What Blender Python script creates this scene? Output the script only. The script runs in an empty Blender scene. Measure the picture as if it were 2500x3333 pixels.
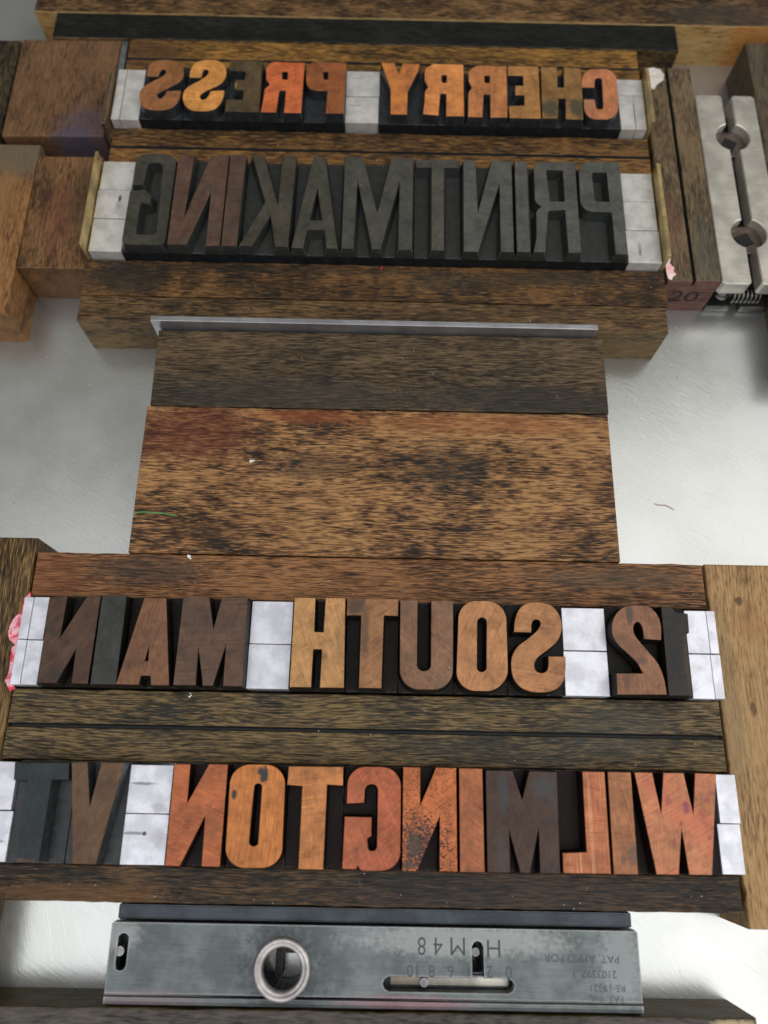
import bpy, bmesh, math, random
from mathutils import Vector, Matrix, noise
C = bpy.context.scene
MM = 0.001
# ---------------------------------------------------------------- camera
cd = bpy.data.cameras.new("camera"); cam = bpy.data.objects.new("camera", cd)
C.collection.objects.link(cam); C.camera = cam
CAMLOC = (0.000000, -0.000000, 0.215834); CAMROT = (0.330997, -0.009504, 0.017561); LENS = 35.8782
cd.sensor_fit = 'HORIZONTAL'; cd.sensor_width = 36.0; cd.lens = LENS
cd.clip_start = 0.005; cd.clip_end = 20
cam.location = CAMLOC; cam.rotation_mode = 'XYZ'; cam.rotation_euler = CAMROT
cd.dof.use_dof = True; cd.dof.focus_distance = 0.203; cd.dof.aperture_fstop = 14.0
# ---------------------------------------------------------------- surroundings light
w = bpy.data.worlds.new("World"); C.world = w; w.use_nodes = True
nt = w.node_tree; bg = nt.nodes["Background"]
tc = nt.nodes.new("ShaderNodeTexCoord")
sep = nt.nodes.new("ShaderNodeSeparateXYZ"); nt.links.new(tc.outputs["Generated"], sep.inputs[0])
def wmath(op, a, b=0.0):
    n = nt.nodes.new("ShaderNodeMath"); n.operation = op
    for i, v in enumerate((a, b)):
        if isinstance(v, (int, float)): n.inputs[i].default_value = v
        else: nt.links.new(v, n.inputs[i])
    return n.outputs[0]
# a plain workshop room: pale ceiling, darker walls towards the far left
e = wmath('ADD', wmath('MULTIPLY', sep.outputs[0], 0.08), wmath('MULTIPLY', sep.outputs[1], -0.52))
e = wmath('ADD', e, wmath('MULTIPLY', sep.outputs[2], 0.83))
wr = nt.nodes.new("ShaderNodeValToRGB"); nt.links.new(e, wr.inputs[0])
wr.color_ramp.elements[0].position = 0.0; wr.color_ramp.elements[0].color = (0.10, 0.095, 0.085, 1)
wr.color_ramp.elements[1].position = 0.85; wr.color_ramp.elements[1].color = (0.72, 0.73, 0.75, 1)
m_ = wr.color_ramp.elements.new(0.42); m_.color = (0.22, 0.21, 0.19, 1)
nt.links.new(wr.outputs[0], bg.inputs[0]); bg.inputs[1].default_value = 1.15
def area(name, loc, target, sx, sy, power, col):
    l = bpy.data.lights.new(name, 'AREA'); l.shape = 'RECTANGLE'; l.size = sx; l.size_y = sy; l.energy = power; l.color = col
    o = bpy.data.objects.new(name, l); C.collection.objects.link(o); o.location = loc
    o.rotation_euler = (Vector(target) - Vector(loc)).to_track_quat('-Z', 'Y').to_euler()
    return o
area("window_light", (0.92, 0.05, 1.0), (0.02, 0.06, 0), 1.4, 2.0, 11.0, (1.0, 0.985, 0.96))
area("ceiling_light", (-0.45, -0.35, 1.5), (0, 0.05, 0), 1.8, 0.9, 5.2, (0.95, 0.98, 1.0))
C.view_settings.view_transform = 'Standard'; C.view_settings.look = 'None'
C.view_settings.exposure = 0.0; C.view_settings.gamma = 1.0
C.render.engine = 'CYCLES'
random.seed(7)
# ---------------------------------------------------------------- materials
def lin(c):
    return tuple(((v / 255) / 12.92 if v / 255 <= 0.04045 else ((v / 255 + 0.055) / 1.055) ** 2.4) for v in c) + (1.0,)
def tone(c, k, s):
    """sRGB colour made k times as bright (linear) and s less saturated"""
    r = lin(c); g = 0.3 * r[0] + 0.55 * r[1] + 0.15 * r[2]
    return tuple((v + (g - v) * s) * k for v in r[:3]) + (1.0,)
class NB:
    def __init__(s, name):
        s.m = bpy.data.materials.new(name); s.m.use_nodes = True; s.t = s.m.node_tree; s.t.nodes.clear()
        s.out = s.t.nodes.new("ShaderNodeOutputMaterial"); s.b = s.t.nodes.new("ShaderNodeBsdfPrincipled")
        s.t.links.new(s.b.outputs[0], s.out.inputs[0])
        g = s.t.nodes.new("ShaderNodeNewGeometry"); s.geo = g
        s.P = s.vm('SCALE', g.outputs["Position"], scale=1000.0)
    def set(s, sock, v):
        if isinstance(v, bpy.types.NodeSocket): s.t.links.new(v, sock)
        elif v is not None: sock.default_value = v
    def vm(s, op, a, b=None, scale=None):
        n = s.t.nodes.new("ShaderNodeVectorMath"); n.operation = op
        s.set(n.inputs[0], a)
        if b is not None: s.set(n.inputs[1], b)
        if scale is not None: s.set(n.inputs[3], scale)
        return n.outputs["Value"] if op in ('DOT_PRODUCT', 'LENGTH', 'DISTANCE') else n.outputs[0]
    def ma(s, op, a, b=0.0, clamp=False):
        n = s.t.nodes.new("ShaderNodeMath"); n.operation = op; n.use_clamp = clamp
        s.set(n.inputs[0], a); s.set(n.inputs[1], b); return n.outputs[0]
    def noise(s, vec, scale=1.0, detail=2.0, rough=0.5, col=False):
        n = s.t.nodes.new("ShaderNodeTexNoise"); s.set(n.inputs["Vector"], vec)
        n.inputs["Scale"].default_value = scale; n.inputs["Detail"].default_value = detail; n.inputs["Roughness"].default_value = rough
        return n.outputs["Color" if col else "Fac"]
    def ramp(s, f, stops):
        n = s.t.nodes.new("ShaderNodeValToRGB"); s.set(n.inputs[0], f); r = n.color_ramp
        r.elements[0].position, r.elements[0].color = stops[0][0], stops[0][1]
        r.elements[1].position, r.elements[1].color = stops[-1][0], stops[-1][1]
        for p, c in stops[1:-1]:
            el = r.elements.new(p); el.color = c
        return n.outputs[0]
    def step(s, f, a, b):
        n = s.t.nodes.new("ShaderNodeMapRange"); n.interpolation_type = 'SMOOTHSTEP'
        s.set(n.inputs[0], f); n.inputs[1].default_value = a; n.inputs[2].default_value = b
        return n.outputs[0]
    def mix(s, f, a, b, mode='MIX'):
        n = s.t.nodes.new("ShaderNodeMix"); n.data_type = 'RGBA'; n.blend_type = mode
        s.set(n.inputs[0], f); s.set(n.inputs[6], a); s.set(n.inputs[7], b); return n.outputs[2]
    def scaled(s, v, sc, off=(0, 0, 0)):
        return s.vm('ADD', s.vm('MULTIPLY', v, sc), off)
    def edge(s, radius):
        bv = s.t.nodes.new("ShaderNodeBevel"); bv.samples = 4; bv.inputs[0].default_value = radius * MM
        d = s.vm('DOT_PRODUCT', bv.outputs[0], s.geo.outputs["Normal"])
        return s.ma('SUBTRACT', 1.0, d, True)
    def spots(s, col, spots, seed):
        if not spots: return col
        wob = s.noise(s.scaled(s.P, (1, 1, 1), (seed, 3, 1)), 0.9, 4, 0.65)
        for cx, cy, rx, ry, c, k in spots:
            v = s.vm('MULTIPLY', s.vm('SUBTRACT', s.P, (cx, cy, 0)), (1 / rx, 1 / ry, 0))
            d = s.ma('ADD', s.vm('LENGTH', v), s.ma('MULTIPLY', s.ma('SUBTRACT', wob, 0.5), 1.6))
            m = s.ma('MULTIPLY', s.step(d, 1.35, 0.55), k)
            col = s.mix(m, col, lin(c))
        return col
    def bump(s, h, dist, strength=1.0):
        n = s.t.nodes.new("ShaderNodeBump"); n.inputs["Distance"].default_value = dist * MM; n.inputs["Strength"].default_value = strength
        s.set(n.inputs["Height"], h); s.t.links.new(n.outputs[0], s.b.inputs["Normal"])
    def fin(s, col, rough, metal=0.0, spec=0.5):
        s.set(s.b.inputs["Base Color"], col); s.set(s.b.inputs["Roughness"], rough); s.set(s.b.inputs["Metallic"], metal)
        s.b.inputs["Specular IOR Level"].default_value = spec
        return s.m

def wood(name, light, mid, dark, axis='X', seed=0.0, ink=0.5, width=0.11, ga=0.55, tint=None, tintamt=0.0, spots=(), wear=None, rough=0.5, fine=1.0, blot=(0.07, 0.17), pores=0.8, g2a=0.55, broad=0.5):
    s = NB(name); P = s.P
    if axis == 'Y':
        mp = s.t.nodes.new("ShaderNodeMapping"); mp.inputs["Rotation"].default_value = (0, 0, math.pi / 2); s.set(mp.inputs[0], P); P = mp.outputs[0]
    P = s.vm('ADD', P, (seed * 37.1, seed * 91.7, seed * 13.3))
    warp = s.vm('SUBTRACT', s.noise(s.scaled(P, (0.018, 0.06, 0.06)), 1.0, 2, 0.45, True), (0.5, 0.5, 0.5))
    Pw = s.vm('ADD', P, s.vm('MULTIPLY', warp, (0, 5.0, 5.0)))
    g1 = s.noise(s.scaled(Pw, (0.17, 2.2 * fine, 2.2 * fine)), 1.0, 2, 0.6)
    g2 = s.noise(s.scaled(Pw, (0.36, 2.9 * fine, 2.9 * fine), (5, 9, 2)), 1.0, 1, 0.5)
    bl = s.noise(s.scaled(Pw, (blot[0], blot[1], blot[1]), (11, 3, 7)), 1.0, 6, 0.62)
    f = s.ma('ADD', s.ma('MULTIPLY', g1, ga), s.ma('MULTIPLY', bl, 1.0 - ga))
    f = s.ma('ADD', f, s.ma('MULTIPLY', s.ma('SUBTRACT', g2, 0.5), g2a))
    big = s.noise(s.scaled(P, (0.022, 0.05, 0.05), (17, 4, 6)), 1.0, 4, 0.6) # broad inky and clean regions
    f = s.ma('ADD', f, s.ma('MULTIPLY', s.ma('SUBTRACT', big, 0.5), broad))
    col = s.ramp(f, [(ink - width, tone(dark, .62, .0)), (ink - width * 0.1, tone(mid, .70, .02)), (ink + width, tone(light, .66, .06))])
    col = s.mix(1.0, col, (1.03, 0.985, 0.86, 1), 'MULTIPLY')
    hue = s.noise(s.scaled(P, (0.035, 0.06, 0.06), (2, 8, 1)), 1.0, 3, 0.5)
    col = s.mix(s.ma('MULTIPLY', s.step(hue, 0.3, 0.7), 0.3), col, s.mix(1.0, col, (0.80, 0.80, 0.80, 1), 'MULTIPLY'))
    if tint: col = s.mix(s.ma('MULTIPLY', s.step(s.noise(s.scaled(P, (0.04, 0.1, 0.1), (31, 2, 5)), 1.0, 4, 0.55), 0.45, 0.65), tintamt), col, tone(tint, .65, .1))
    # dark open pores
    po = s.noise(s.scaled(Pw, (0.13, 2.8 * fine, 2.8 * fine), (1, 4, 8)), 1.0, 1, 0.5)
    col = s.mix(s.ma('MULTIPLY', s.step(po, 0.50, 0.66), pores), col, s.mix(1.0, col, (0.3, 0.28, 0.28, 1), 'MULTIPLY'))
    col = s.spots(col, spots, seed)
    if wear:
        em = s.ma('MULTIPLY', s.step(s.edge(0.45), 0.02, 0.16), s.step(s.noise(s.scaled(P, (0.25, 0.4, 0.4), (3, 3, 3)), 1.0, 4, 0.6), 0.42, 0.6))
        col = s.mix(s.ma('MULTIPLY', em, 0.75), col, tone(wear, .7, .1))
    h = s.ma('SUBTRACT', s.ma('MULTIPLY', g1, 0.7), s.ma('MULTIPLY', s.step(po, 0.58, 0.7), 0.5))
    s.bump(h, 0.22, 0.55)
    return s.fin(col, s.ma('ADD', rough - 0.08, s.ma('MULTIPLY', bl, 0.2)), 0, 0.22)

def face(name, col, seed, dark=0.3, grain='Y', spots=(), streak=0.0, speck=0.0, speckbox=None, rough=0.38, tint=None, tintamt=0.0, gr=1.0, darkcol=(48, 42, 36)):
    s = NB(name); P = s.vm('ADD', s.P, (seed * 17.3, seed * 41.9, 0))
    gv = (2.6, 0.30, 1) if grain == 'Y' else ((0.30, 2.6, 1) if grain == 'X' else (1.6, 1.0, 1))
    if grain == 'D':
        mp = s.t.nodes.new("ShaderNodeMapping"); mp.inputs["Rotation"].default_value = (0, 0, 0.9); s.set(mp.inputs[0], P)
        gP = s.scaled(mp.outputs[0], (2.8, 0.3, 1))
    else: gP = s.scaled(P, gv)
    g = s.noise(gP, 1.0, 4, 0.65); b = s.noise(P, 0.16, 4, 0.6); b2 = s.noise(s.vm('ADD', P, (7, 7, 7)), 0.55, 5, 0.65)
    v = s.ma('ADD', s.ma('MULTIPLY', s.ma('SUBTRACT', g, 0.5), 0.75 * gr), s.ma('MULTIPLY', s.ma('SUBTRACT', b, 0.5), 1.3))
    v = s.ma('ADD', v, s.ma('MULTIPLY', s.ma('SUBTRACT', b2, 0.5), 0.8)); v = s.ma('ADD', v, 1.0)
    c = tone(col, .75, .10); n = s.t.nodes.new("ShaderNodeCombineColor")
    for i in range(3): s.set(n.inputs[i], v)
    colr = s.mix(1.0, c, n.outputs[0], 'MULTIPLY')
    if tint: colr = s.mix(s.ma('MULTIPLY', s.step(s.noise(s.vm('ADD', P, (3, 9, 4)), 0.11, 3, 0.5), 0.42, 0.62), tintamt), colr, lin(tint))
    dk = s.ma('MULTIPLY', s.step(s.noise(s.vm('ADD', P, (13, 1, 4)), 0.13, 5, 0.6), 0.50, 0.68), dark)
    colr = s.mix(dk, colr, lin(darkcol))
    if streak: # pale scored lines running down the face
        st = s.noise(s.scaled(P, (1.9, 0.015, 1)), 1.0, 2, 0.6)
        colr = s.mix(s.ma('MULTIPLY', s.step(st, 0.55, 0.68), streak), colr, lin((232, 180, 140)))
    rot = s.t.nodes.new("ShaderNodeMapping"); rot.inputs["Rotation"].default_value = (0, 0, 0.7 + seed * 1.3); s.set(rot.inputs[0], P)
    s1 = s.noise(s.scaled(rot.outputs[0], (0.10, 3.0, 1), (6, 1, 2)), 1.0, 1, 0.5)
    colr = s.mix(s.ma('MULTIPLY', s.step(s1, 0.62, 0.70), 0.35), colr, s.mix(1.0, colr, (1.7, 1.7, 1.7, 1), 'MULTIPLY'))
    colr = s.mix(s.ma('MULTIPLY', s.step(s1, 0.38, 0.30), 0.5), colr, s.mix(1.0, colr, (0.5, 0.48, 0.46, 1), 'MULTIPLY'))
    gm = s.noise(s.vm('ADD', P, (21, 5, 9)), 0.28, 5, 0.7) # ink left in the grain
    colr = s.mix(s.ma('MULTIPLY', s.step(gm, 0.50, 0.72), 0.45), colr, s.mix(1.0, colr, (0.42, 0.38, 0.36, 1), 'MULTIPLY'))
    fx = s.noise(P, 2.4, 3, 0.6)
    colr = s.mix(s.ma('MULTIPLY', s.step(fx, 0.62, 0.72), 0.4), colr, s.mix(1.0, colr, (0.35, 0.3, 0.28, 1), 'MULTIPLY'))
    if speck:
        sp = s.noise(s.scaled(P, (1.5, 2.6, 1), (9, 2, 1)), 1.0, 3, 0.8)
        cx, cy, rx, ry = speckbox
        q = s.vm('LENGTH', s.vm('MULTIPLY', s.vm('SUBTRACT', s.P, (cx, cy, 0)), (1 / rx, 1 / ry, 0)))
        th = s.ma('SUBTRACT', sp, s.ma('MULTIPLY', s.step(q, 1.2, 0.1), speck))
        colr = s.mix(s.step(s.ma('ADD', th, 0.0), 0.47 - 0.03, 0.47 - 0.10), colr, lin((52, 44, 44)))
    colr = s.spots(colr, spots, seed)
    em = s.step(s.edge(0.28), 0.02, 0.2)
    wn = s.step(s.noise(P, 0.7, 3, 0.6), 0.35, 0.65)
    colr = s.mix(s.ma('MULTIPLY', s.ma('MULTIPLY', em, wn), 0.8), colr, s.mix(1.0, colr, (0.35, 0.33, 0.33, 1), 'MULTIPLY'))
    s.bump(s.ma('ADD', s.ma('MULTIPLY', g, 0.6), s.ma('MULTIPLY', fx, 0.3)), 0.05, 0.6)
    return s.fin(colr, s.ma('ADD', rough - 0.1, s.ma('MULTIPLY', b2, 0.22)), 0, 0.22)

def inked(name, col, seed, rough=0.36, spec=0.3, mott=1.0):
    s = NB(name); P = s.vm('ADD', s.P, (seed * 5.1, seed * 9.9, seed))
    b = s.noise(P, 0.5, 4, 0.6)
    c = s.mix(s.ma('MULTIPLY', s.step(b, 0.35, 0.7), mott), tone(col, .3, 0), tone(col, .6, 0))
    em = s.ma('MULTIPLY', s.step(s.edge(0.38), 0.05, 0.3), s.step(s.noise(P, 0.9, 3, 0.6), 0.47, 0.58))
    c = s.mix(s.ma('MULTIPLY', em, 0.8), c, lin((150, 148, 140)))  # worn crests, also painted pale as edge highlights
    s.bump(s.noise(P, 2.0, 4, 0.6), 0.08, 0.5)
    return s.fin(c, s.ma('ADD', rough - 0.1, s.ma('MULTIPLY', b, 0.25)), 0, spec)

def lead(name, seed, col=(214, 214, 222), smudge=0.35, spots=(), metal=0.42, rough=0.38):
    s = NB(name); P = s.vm('ADD', s.P, (seed * 15.1, seed * 9.3, 0))
    b = s.noise(P, 0.22, 4, 0.55); f = s.noise(P, 1.6, 5, 0.7); g = s.noise(s.scaled(P, (1.2, 0.06, 1)), 1.0, 3, 0.6)
    c = s.mix(s.step(b, 0.35, 0.65), lin(tuple(v * 0.88 for v in col)), lin(tuple(min(255, v * 1.0) for v in col)))
    c = s.mix(s.ma('MULTIPLY', s.step(f, 0.6, 0.74), smudge), c, lin((120, 120, 124)))
    c = s.mix(s.ma('MULTIPLY', s.step(s.noise(s.vm('ADD', P, (3, 3, 8)), 0.35, 5, 0.7), 0.56, 0.7), smudge * 0.6), c, lin((160, 158, 162)))
    c = s.spots(c, spots, seed)
    s.bump(s.ma('ADD', s.ma('MULTIPLY', b, 0.3), s.ma('ADD', s.ma('MULTIPLY', f, 0.3), s.ma('MULTIPLY', g, 0.3))), 0.22, 0.5)
    return s.fin(c, s.ma('ADD', rough - 0.1, s.ma('MULTIPLY', f, 0.25)), metal, 0.5)

def steel(name, col, seed, rough=0.3, axis='X', pit=0.5, metal=0.9, bumpd=0.06, var=1.0, er=0.35, spots=(), pitcol=(50, 50, 52)):
    s = NB(name); P = s.vm('ADD', s.P, (seed * 11.1, seed * 7.3, 0))
    sc = (0.12, 2.2, 1.0) if axis == 'X' else (2.2, 0.12, 1.0)
    g = s.noise(s.scaled(P, sc), 1.0, 4, 0.65); b = s.noise(P, 0.12, 5, 0.6); f = s.noise(P, 1.1, 5, 0.7)
    c = s.mix(s.step(b, 0.35, 0.68), lin(tuple(v * (1 - .22 * var) for v in col)), lin(tuple(min(255, v * (1 + .1 * var)) for v in col)))
    c = s.mix(s.ma('MULTIPLY', s.step(g, 0.45, 0.75), 0.35), c, lin(tuple(v * 0.6 for v in col)))
    c = s.mix(s.ma('MULTIPLY', s.step(f, 0.62, 0.72), pit), c, lin(pitcol))
    c = s.spots(c, spots, seed)
    em = s.step(s.edge(er), 0.03, 0.25)
    c = s.mix(s.ma('MULTIPLY', em, 0.6), c, lin((225, 225, 225)))  # bright edge highlights painted into the steel colour
    s.bump(s.ma('ADD', g, s.ma('MULTIPLY', f, 0.6)), bumpd, 0.7)
    return s.fin(c, s.ma('ADD', rough - 0.08, s.ma('MULTIPLY', b, 0.2)), metal, 0.5)

def plain(name, col, rough=0.6, metal=0.0):
    s = NB(name); b = s.noise(s.P, 0.8, 4, 0.6)
    c = s.mix(b, lin(tuple(v * 0.8 for v in col)), lin(tuple(min(255, v * 1.15) for v in col)))
    return s.fin(c, rough, metal)

def bedmat():
    s = NB("bed_steel"); P = s.P
    mp = s.t.nodes.new("ShaderNodeMapping"); mp.inputs["Rotation"].default_value = (0, 0, 0.55); s.set(mp.inputs[0], P)
    mp2 = s.t.nodes.new("ShaderNodeMapping"); mp2.inputs["Rotation"].default_value = (0, 0, -0.35); s.set(mp2.inputs[0], P)
    g = s.noise(s.scaled(mp.outputs[0], (0.22, 1.3, 1)), 1.0, 4, 0.7)
    g2 = s.noise(s.scaled(mp2.outputs[0], (0.9, 0.16, 1), (4, 4, 4)), 1.0, 3, 0.6)
    b = s.noise(P, 0.03, 3, 0.5); f = s.noise(P, 0.9, 4, 0.7)
    c = s.mix(s.step(b, 0.35, 0.65), lin((188, 190, 185)), lin((202, 203, 201)))
    c = s.mix(s.ma('MULTIPLY', s.step(s.noise(s.vm('ADD', P, (50, 3, 0)), 0.75, 2, 0.5), 0.74, 0.80), 0.7), c, lin((70, 66, 60)))
    c = s.mix(s.ma('MULTIPLY', s.step(f, 0.55, 0.75), 0.12), c, lin((150, 150, 146)))
    sc = s.noise(s.scaled(mp.outputs[0], (0.035, 2.4, 1), (8, 8, 8)), 1.0, 2, 0.5); sc2 = s.noise(s.scaled(mp2.outputs[0], (2.6, 0.05, 1), (1, 6, 8)), 1.0, 2, 0.5)
    c = s.mix(s.ma('MULTIPLY', s.step(sc, 0.6, 0.7), 0.12), c, lin((140, 140, 136)))
    c = s.mix(s.ma('MULTIPLY', s.step(sc2, 0.6, 0.7), 0.1), c, lin((236, 236, 236)))
    h = s.ma('ADD', s.ma('MULTIPLY', g, 1.0), s.ma('ADD', s.ma('MULTIPLY', g2, 0.9), s.ma('MULTIPLY', f, 0.1)))
    s.bump(h, 0.045, 0.5)
    return s.fin(c, s.ma('ADD', 0.17, s.ma('MULTIPLY', b, 0.2)), 0.85, 0.5)

# ---------------------------------------------------------------- mesh helpers
def link(name, bm, mats, parent=None, loc=(0, 0, 0), smooth=False):
    me = bpy.data.meshes.new(name); bmesh.ops.recalc_face_normals(bm, faces=bm.faces)
    bmesh.ops.scale(bm, vec=(MM, MM, MM), verts=bm.verts); bm.to_mesh(me); bm.free()
    for m in (mats if isinstance(mats, (list, tuple)) else [mats]): me.materials.append(m)
    o = bpy.data.objects.new(name, me); C.collection.objects.link(o)
    if parent: o.parent = parent
    o.location = Vector(loc) * MM
    if smooth:
        for p in me.polygons: p.use_smooth = True
    return o
def tag(o, label, cat, group=None, kind=None):
    if label: o["label"] = label
    if cat: o["category"] = cat
    if group: o["group"] = group
    if kind: o["kind"] = kind
    return o
def empty(name, loc, label, cat, group=None):
    o = bpy.data.objects.new(name, None); C.collection.objects.link(o); o.empty_display_size = 0.005
    o.location = Vector(loc) * MM; return tag(o, label, cat, group)
def bev(bm, off, segs=2):
    es = [e for e in bm.edges if e.is_manifold and e.calc_face_angle(0) > 0.6]
    bmesh.ops.bevel(bm, geom=es, offset=off, offset_type='OFFSET', segments=segs, profile=0.6, affect='EDGES', clamp_overlap=True)
def prism(pts, z0, z1, b=0.25):
    bm = bmesh.new(); vs = [bm.verts.new((x, y, z0)) for x, y in pts]; f = bm.faces.new(vs)
    r = bmesh.ops.extrude_face_region(bm, geom=[f]); bmesh.ops.translate(bm, vec=(0, 0, z1 - z0), verts=[v for v in r['geom'] if isinstance(v, bmesh.types.BMVert)])
    bmesh.ops.recalc_face_normals(bm, faces=bm.faces)
    if b: bev(bm, b)
    return bm
def box(x0, x1, y0, y1, z0, z1, b=0.25): return prism([(x0, y0), (x1, y0), (x1, y1), (x0, y1)], z0, z1, b)
def strip(x0, x1, y0, y1, z1, groove=None, axis='X', b=0.3, gw=1.05, gd=2.4, z0=0.0, seg=70, wob=0.08, seed=1):
    """a stick of furniture as a cross-section swept along its length, edges a little uneven from wear"""
    if axis == 'X': a0, a1, l0, l1 = y0, y1, x0, x1
    else: a0, a1, l0, l1 = x0, x1, y0, y1
    prof = [(a0, z0), (a0, z1 - b), (a0 + b * .3, z1 - b * .3), (a0 + b, z1)]
    if groove is not None:
        prof += [(groove - gw / 2 - .15, z1), (groove - gw / 2, z1 - .15), (groove - gw * .25, z1 - gd), (groove + gw * .25, z1 - gd), (groove + gw / 2, z1 - .15), (groove + gw / 2 + .15, z1)]
    else:
        n = max(2, int((a1 - a0) / 8)); prof += [(a0 + (a1 - a0) * i / n, z1) for i in range(1, n)]
    prof += [(a1 - b, z1), (a1 - b * .3, z1 - b * .3), (a1, z1 - b), (a1, z0)]
    bm = bmesh.new(); rings = []; n = seg
    ls = [l0, l0 + b * .3, l0 + b] + [l0 + (l1 - l0) * i / n for i in range(1, n)] + [l1 - b, l1 - b * .3, l1]
    for k, l in enumerate(ls):
        dz = b if k in (0, len(ls) - 1) else (b * .3 if k in (1, len(ls) - 2) else 0)
        ring = []
        for (a, z) in prof:
            nv = noise.noise(Vector((l * .09, a * .2, seed * 7.7))) * wob
            nw = (noise.noise(Vector((l * .35, a * .3, seed * 3.1 + 40))) + .6 * noise.noise(Vector((l * 1.1, a * .3, seed * 3.1 + 80)))) * wob * 2.6
            aa = a + (nw if z > z1 - 2 * b and (a < a0 + 2 * b or a > a1 - 2 * b) else 0)
            zz = min(z, z1 - dz) + (nv if z > z0 else 0)
            ring.append(bm.verts.new((l, aa, zz) if axis == 'X' else (aa, l, zz)))
        rings.append(ring)
    for r1, r2 in zip(rings, rings[1:]):
        for i in range(len(prof)):
            j = (i + 1) % len(prof); f = bm.faces.new((r1[i], r1[j], r2[j], r2[i]))
            if groove is not None and 5 <= i <= 7: f.material_index = 7
    bm.faces.new(rings[0][::-1]); bm.faces.new(rings[-1])
    return bm
def cyl(p, d, r0, r1, h, n=24, caps=True):
    """a tapered round bar from p along d"""
    bm = bmesh.new(); M = Matrix.Translation(p) @ Vector(d).to_track_quat('Z', 'Y').to_matrix().to_4x4() @ Matrix.Translation((0, 0, h / 2))
    bmesh.ops.create_cone(bm, cap_ends=caps, segments=n, radius1=r0, radius2=r1, depth=h, matrix=M)
    return bm
def join(a, b):
    me = bpy.data.meshes.new("t"); b.to_mesh(me); a.from_mesh(me); bpy.data.meshes.remove(me); b.free(); return a
def area2(p): return sum(p[i][0] * p[(i + 1) % len(p)][1] - p[(i + 1) % len(p)][0] * p[i][1] for i in range(len(p))) / 2
def offs(p, d):
    """p ccw = grows outwards for d > 0"""
    n = len(p); out = []
    for i in range(n):
        a, b, c = Vector(p[i - 1]), Vector(p[i]), Vector(p[(i + 1) % n])
        e1, e2 = b - a, c - b
        if e1.length < 1e-6 or e2.length < 1e-6: out.append(tuple(b)); continue
        n1 = Vector((e1.y, -e1.x)).normalized(); n2 = Vector((e2.y, -e2.x)).normalized()
        m = n1 + n2
        if m.length < .3: m = n1
        m.normalize(); k = min(1 / max(m.dot(n1), .4), 1.8)
        out.append(tuple(b + m * d * k))
    return out
def relief(outer, holes, zt, zb, flare, clamp=None, crest=0.10):
    """raised face with carved walls: slot 0 = face, slot 1 = walls"""
    bm = bmesh.new(); tops = []
    loops = [(outer if area2(outer) > 0 else outer[::-1], 1)] + [(h if area2(h) < 0 else h[::-1], 1) for h in holes]
    for p, sgn in loops:
        q = [p[0]]
        for a in p[1:]:
            if math.hypot(a[0] - q[-1][0], a[1] - q[-1][1]) > .04: q.append(a)
        if math.hypot(q[0][0] - q[-1][0], q[0][1] - q[-1][1]) < .04: q.pop()
        lv = []
        for d, z in ((-crest, zt), (0, zt - crest), (flare * .35, zt - (zt - zb) * .45), (flare, zb)):
            r = offs(q, d)
            if clamp:
                x0, x1, y0, y1 = clamp
                if z < zt - 1: r = [(min(max(x, x0), x1), min(max(y, y0), y1)) for x, y in r]
            lv.append([bm.verts.new((x, y, z)) for x, y in r])
        n = len(q)
        for k in range(3):
            for i in range(n):
                j = (i + 1) % n; f = bm.faces.new((lv[k][i], lv[k][j], lv[k + 1][j], lv[k + 1][i])); f.material_index = 0 if k == 0 else 1
        tops.append(lv[0])
    edges = []
    for t in tops:
        for i in range(len(t)): edges.append(bm.edges.get((t[i], t[(i + 1) % len(t)])))
    r = bmesh.ops.triangle_fill(bm, edges=edges, use_beauty=True)
    for f in r['geom']:
        if isinstance(f, bmesh.types.BMFace): f.material_index = 0
    return bm
def plate(outer, holes, z0, z1, crest=0.15):
    """flat plate with real openings through it"""
    bm = relief(outer, holes, z1, z0, 0.0, None, crest)
    for f in bm.faces: f.material_index = 0
    return bm
def rrect(x0, x1, y0, y1, r, n=6):
    pts = []
    for cx, cy, a in ((x1 - r, y0 + r, -90), (x1 - r, y1 - r, 0), (x0 + r, y1 - r, 90), (x0 + r, y0 + r, 180)):
        for i in range(n + 1):
            t = math.radians(a + 90 * i / n); pts.append((cx + r * math.cos(t), cy + r * math.sin(t)))
    return pts
def circ(cx, cy, r, n=32, ry=None): return [(cx + r * math.cos(2 * math.pi * i / n), cy + (ry or r) * math.sin(2 * math.pi * i / n)) for i in range(n)]
def textmesh(items, mat, name, parent, z, thin=0.0, depth=0.02, rot=math.pi, plane='XY', mirror=1):
    """stamped characters: items = (text, x, y, height_mm, width_scale)"""
    bm = bmesh.new()
    for txt, x, y, h, ws in items:
        cu = bpy.data.curves.new("t", 'FONT'); cu.body = txt; cu.align_x = 'CENTER'; cu.align_y = 'CENTER'; cu.size = h * 1.38
        cu.offset = thin; cu.extrude = depth; ob = bpy.data.objects.new("t", cu); C.collection.objects.link(ob)
        dg = bpy.context.evaluated_depsgraph_get(); me = bpy.data.meshes.new_from_object(ob.evaluated_get(dg))
        if plane == 'XY': M = Matrix.Translation((x, y, z)) @ Matrix.Rotation(rot, 4, 'Z') @ Matrix.Diagonal((ws, 1, 1, 1))
        else: M = Matrix.Translation((x, z, y)) @ Matrix.Rotation(math.pi / 2, 4, 'X') @ Matrix.Diagonal((ws, 1, 1, 1))
        me.transform(M); bm.from_mesh(me); bpy.data.objects.remove(ob); bpy.data.curves.remove(cu); bpy.data.meshes.remove(me)
    return link(name, bm, mat, parent)

# ---------------------------------------------------------------- the press bed
bm = bmesh.new(); bmesh.ops.create_grid(bm, x_segments=1, y_segments=1, size=700)
bed = link("press_bed", bm, bedmat()); bed["kind"] = "structure"; bed["label"] = "scratched bare steel press bed"

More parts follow.
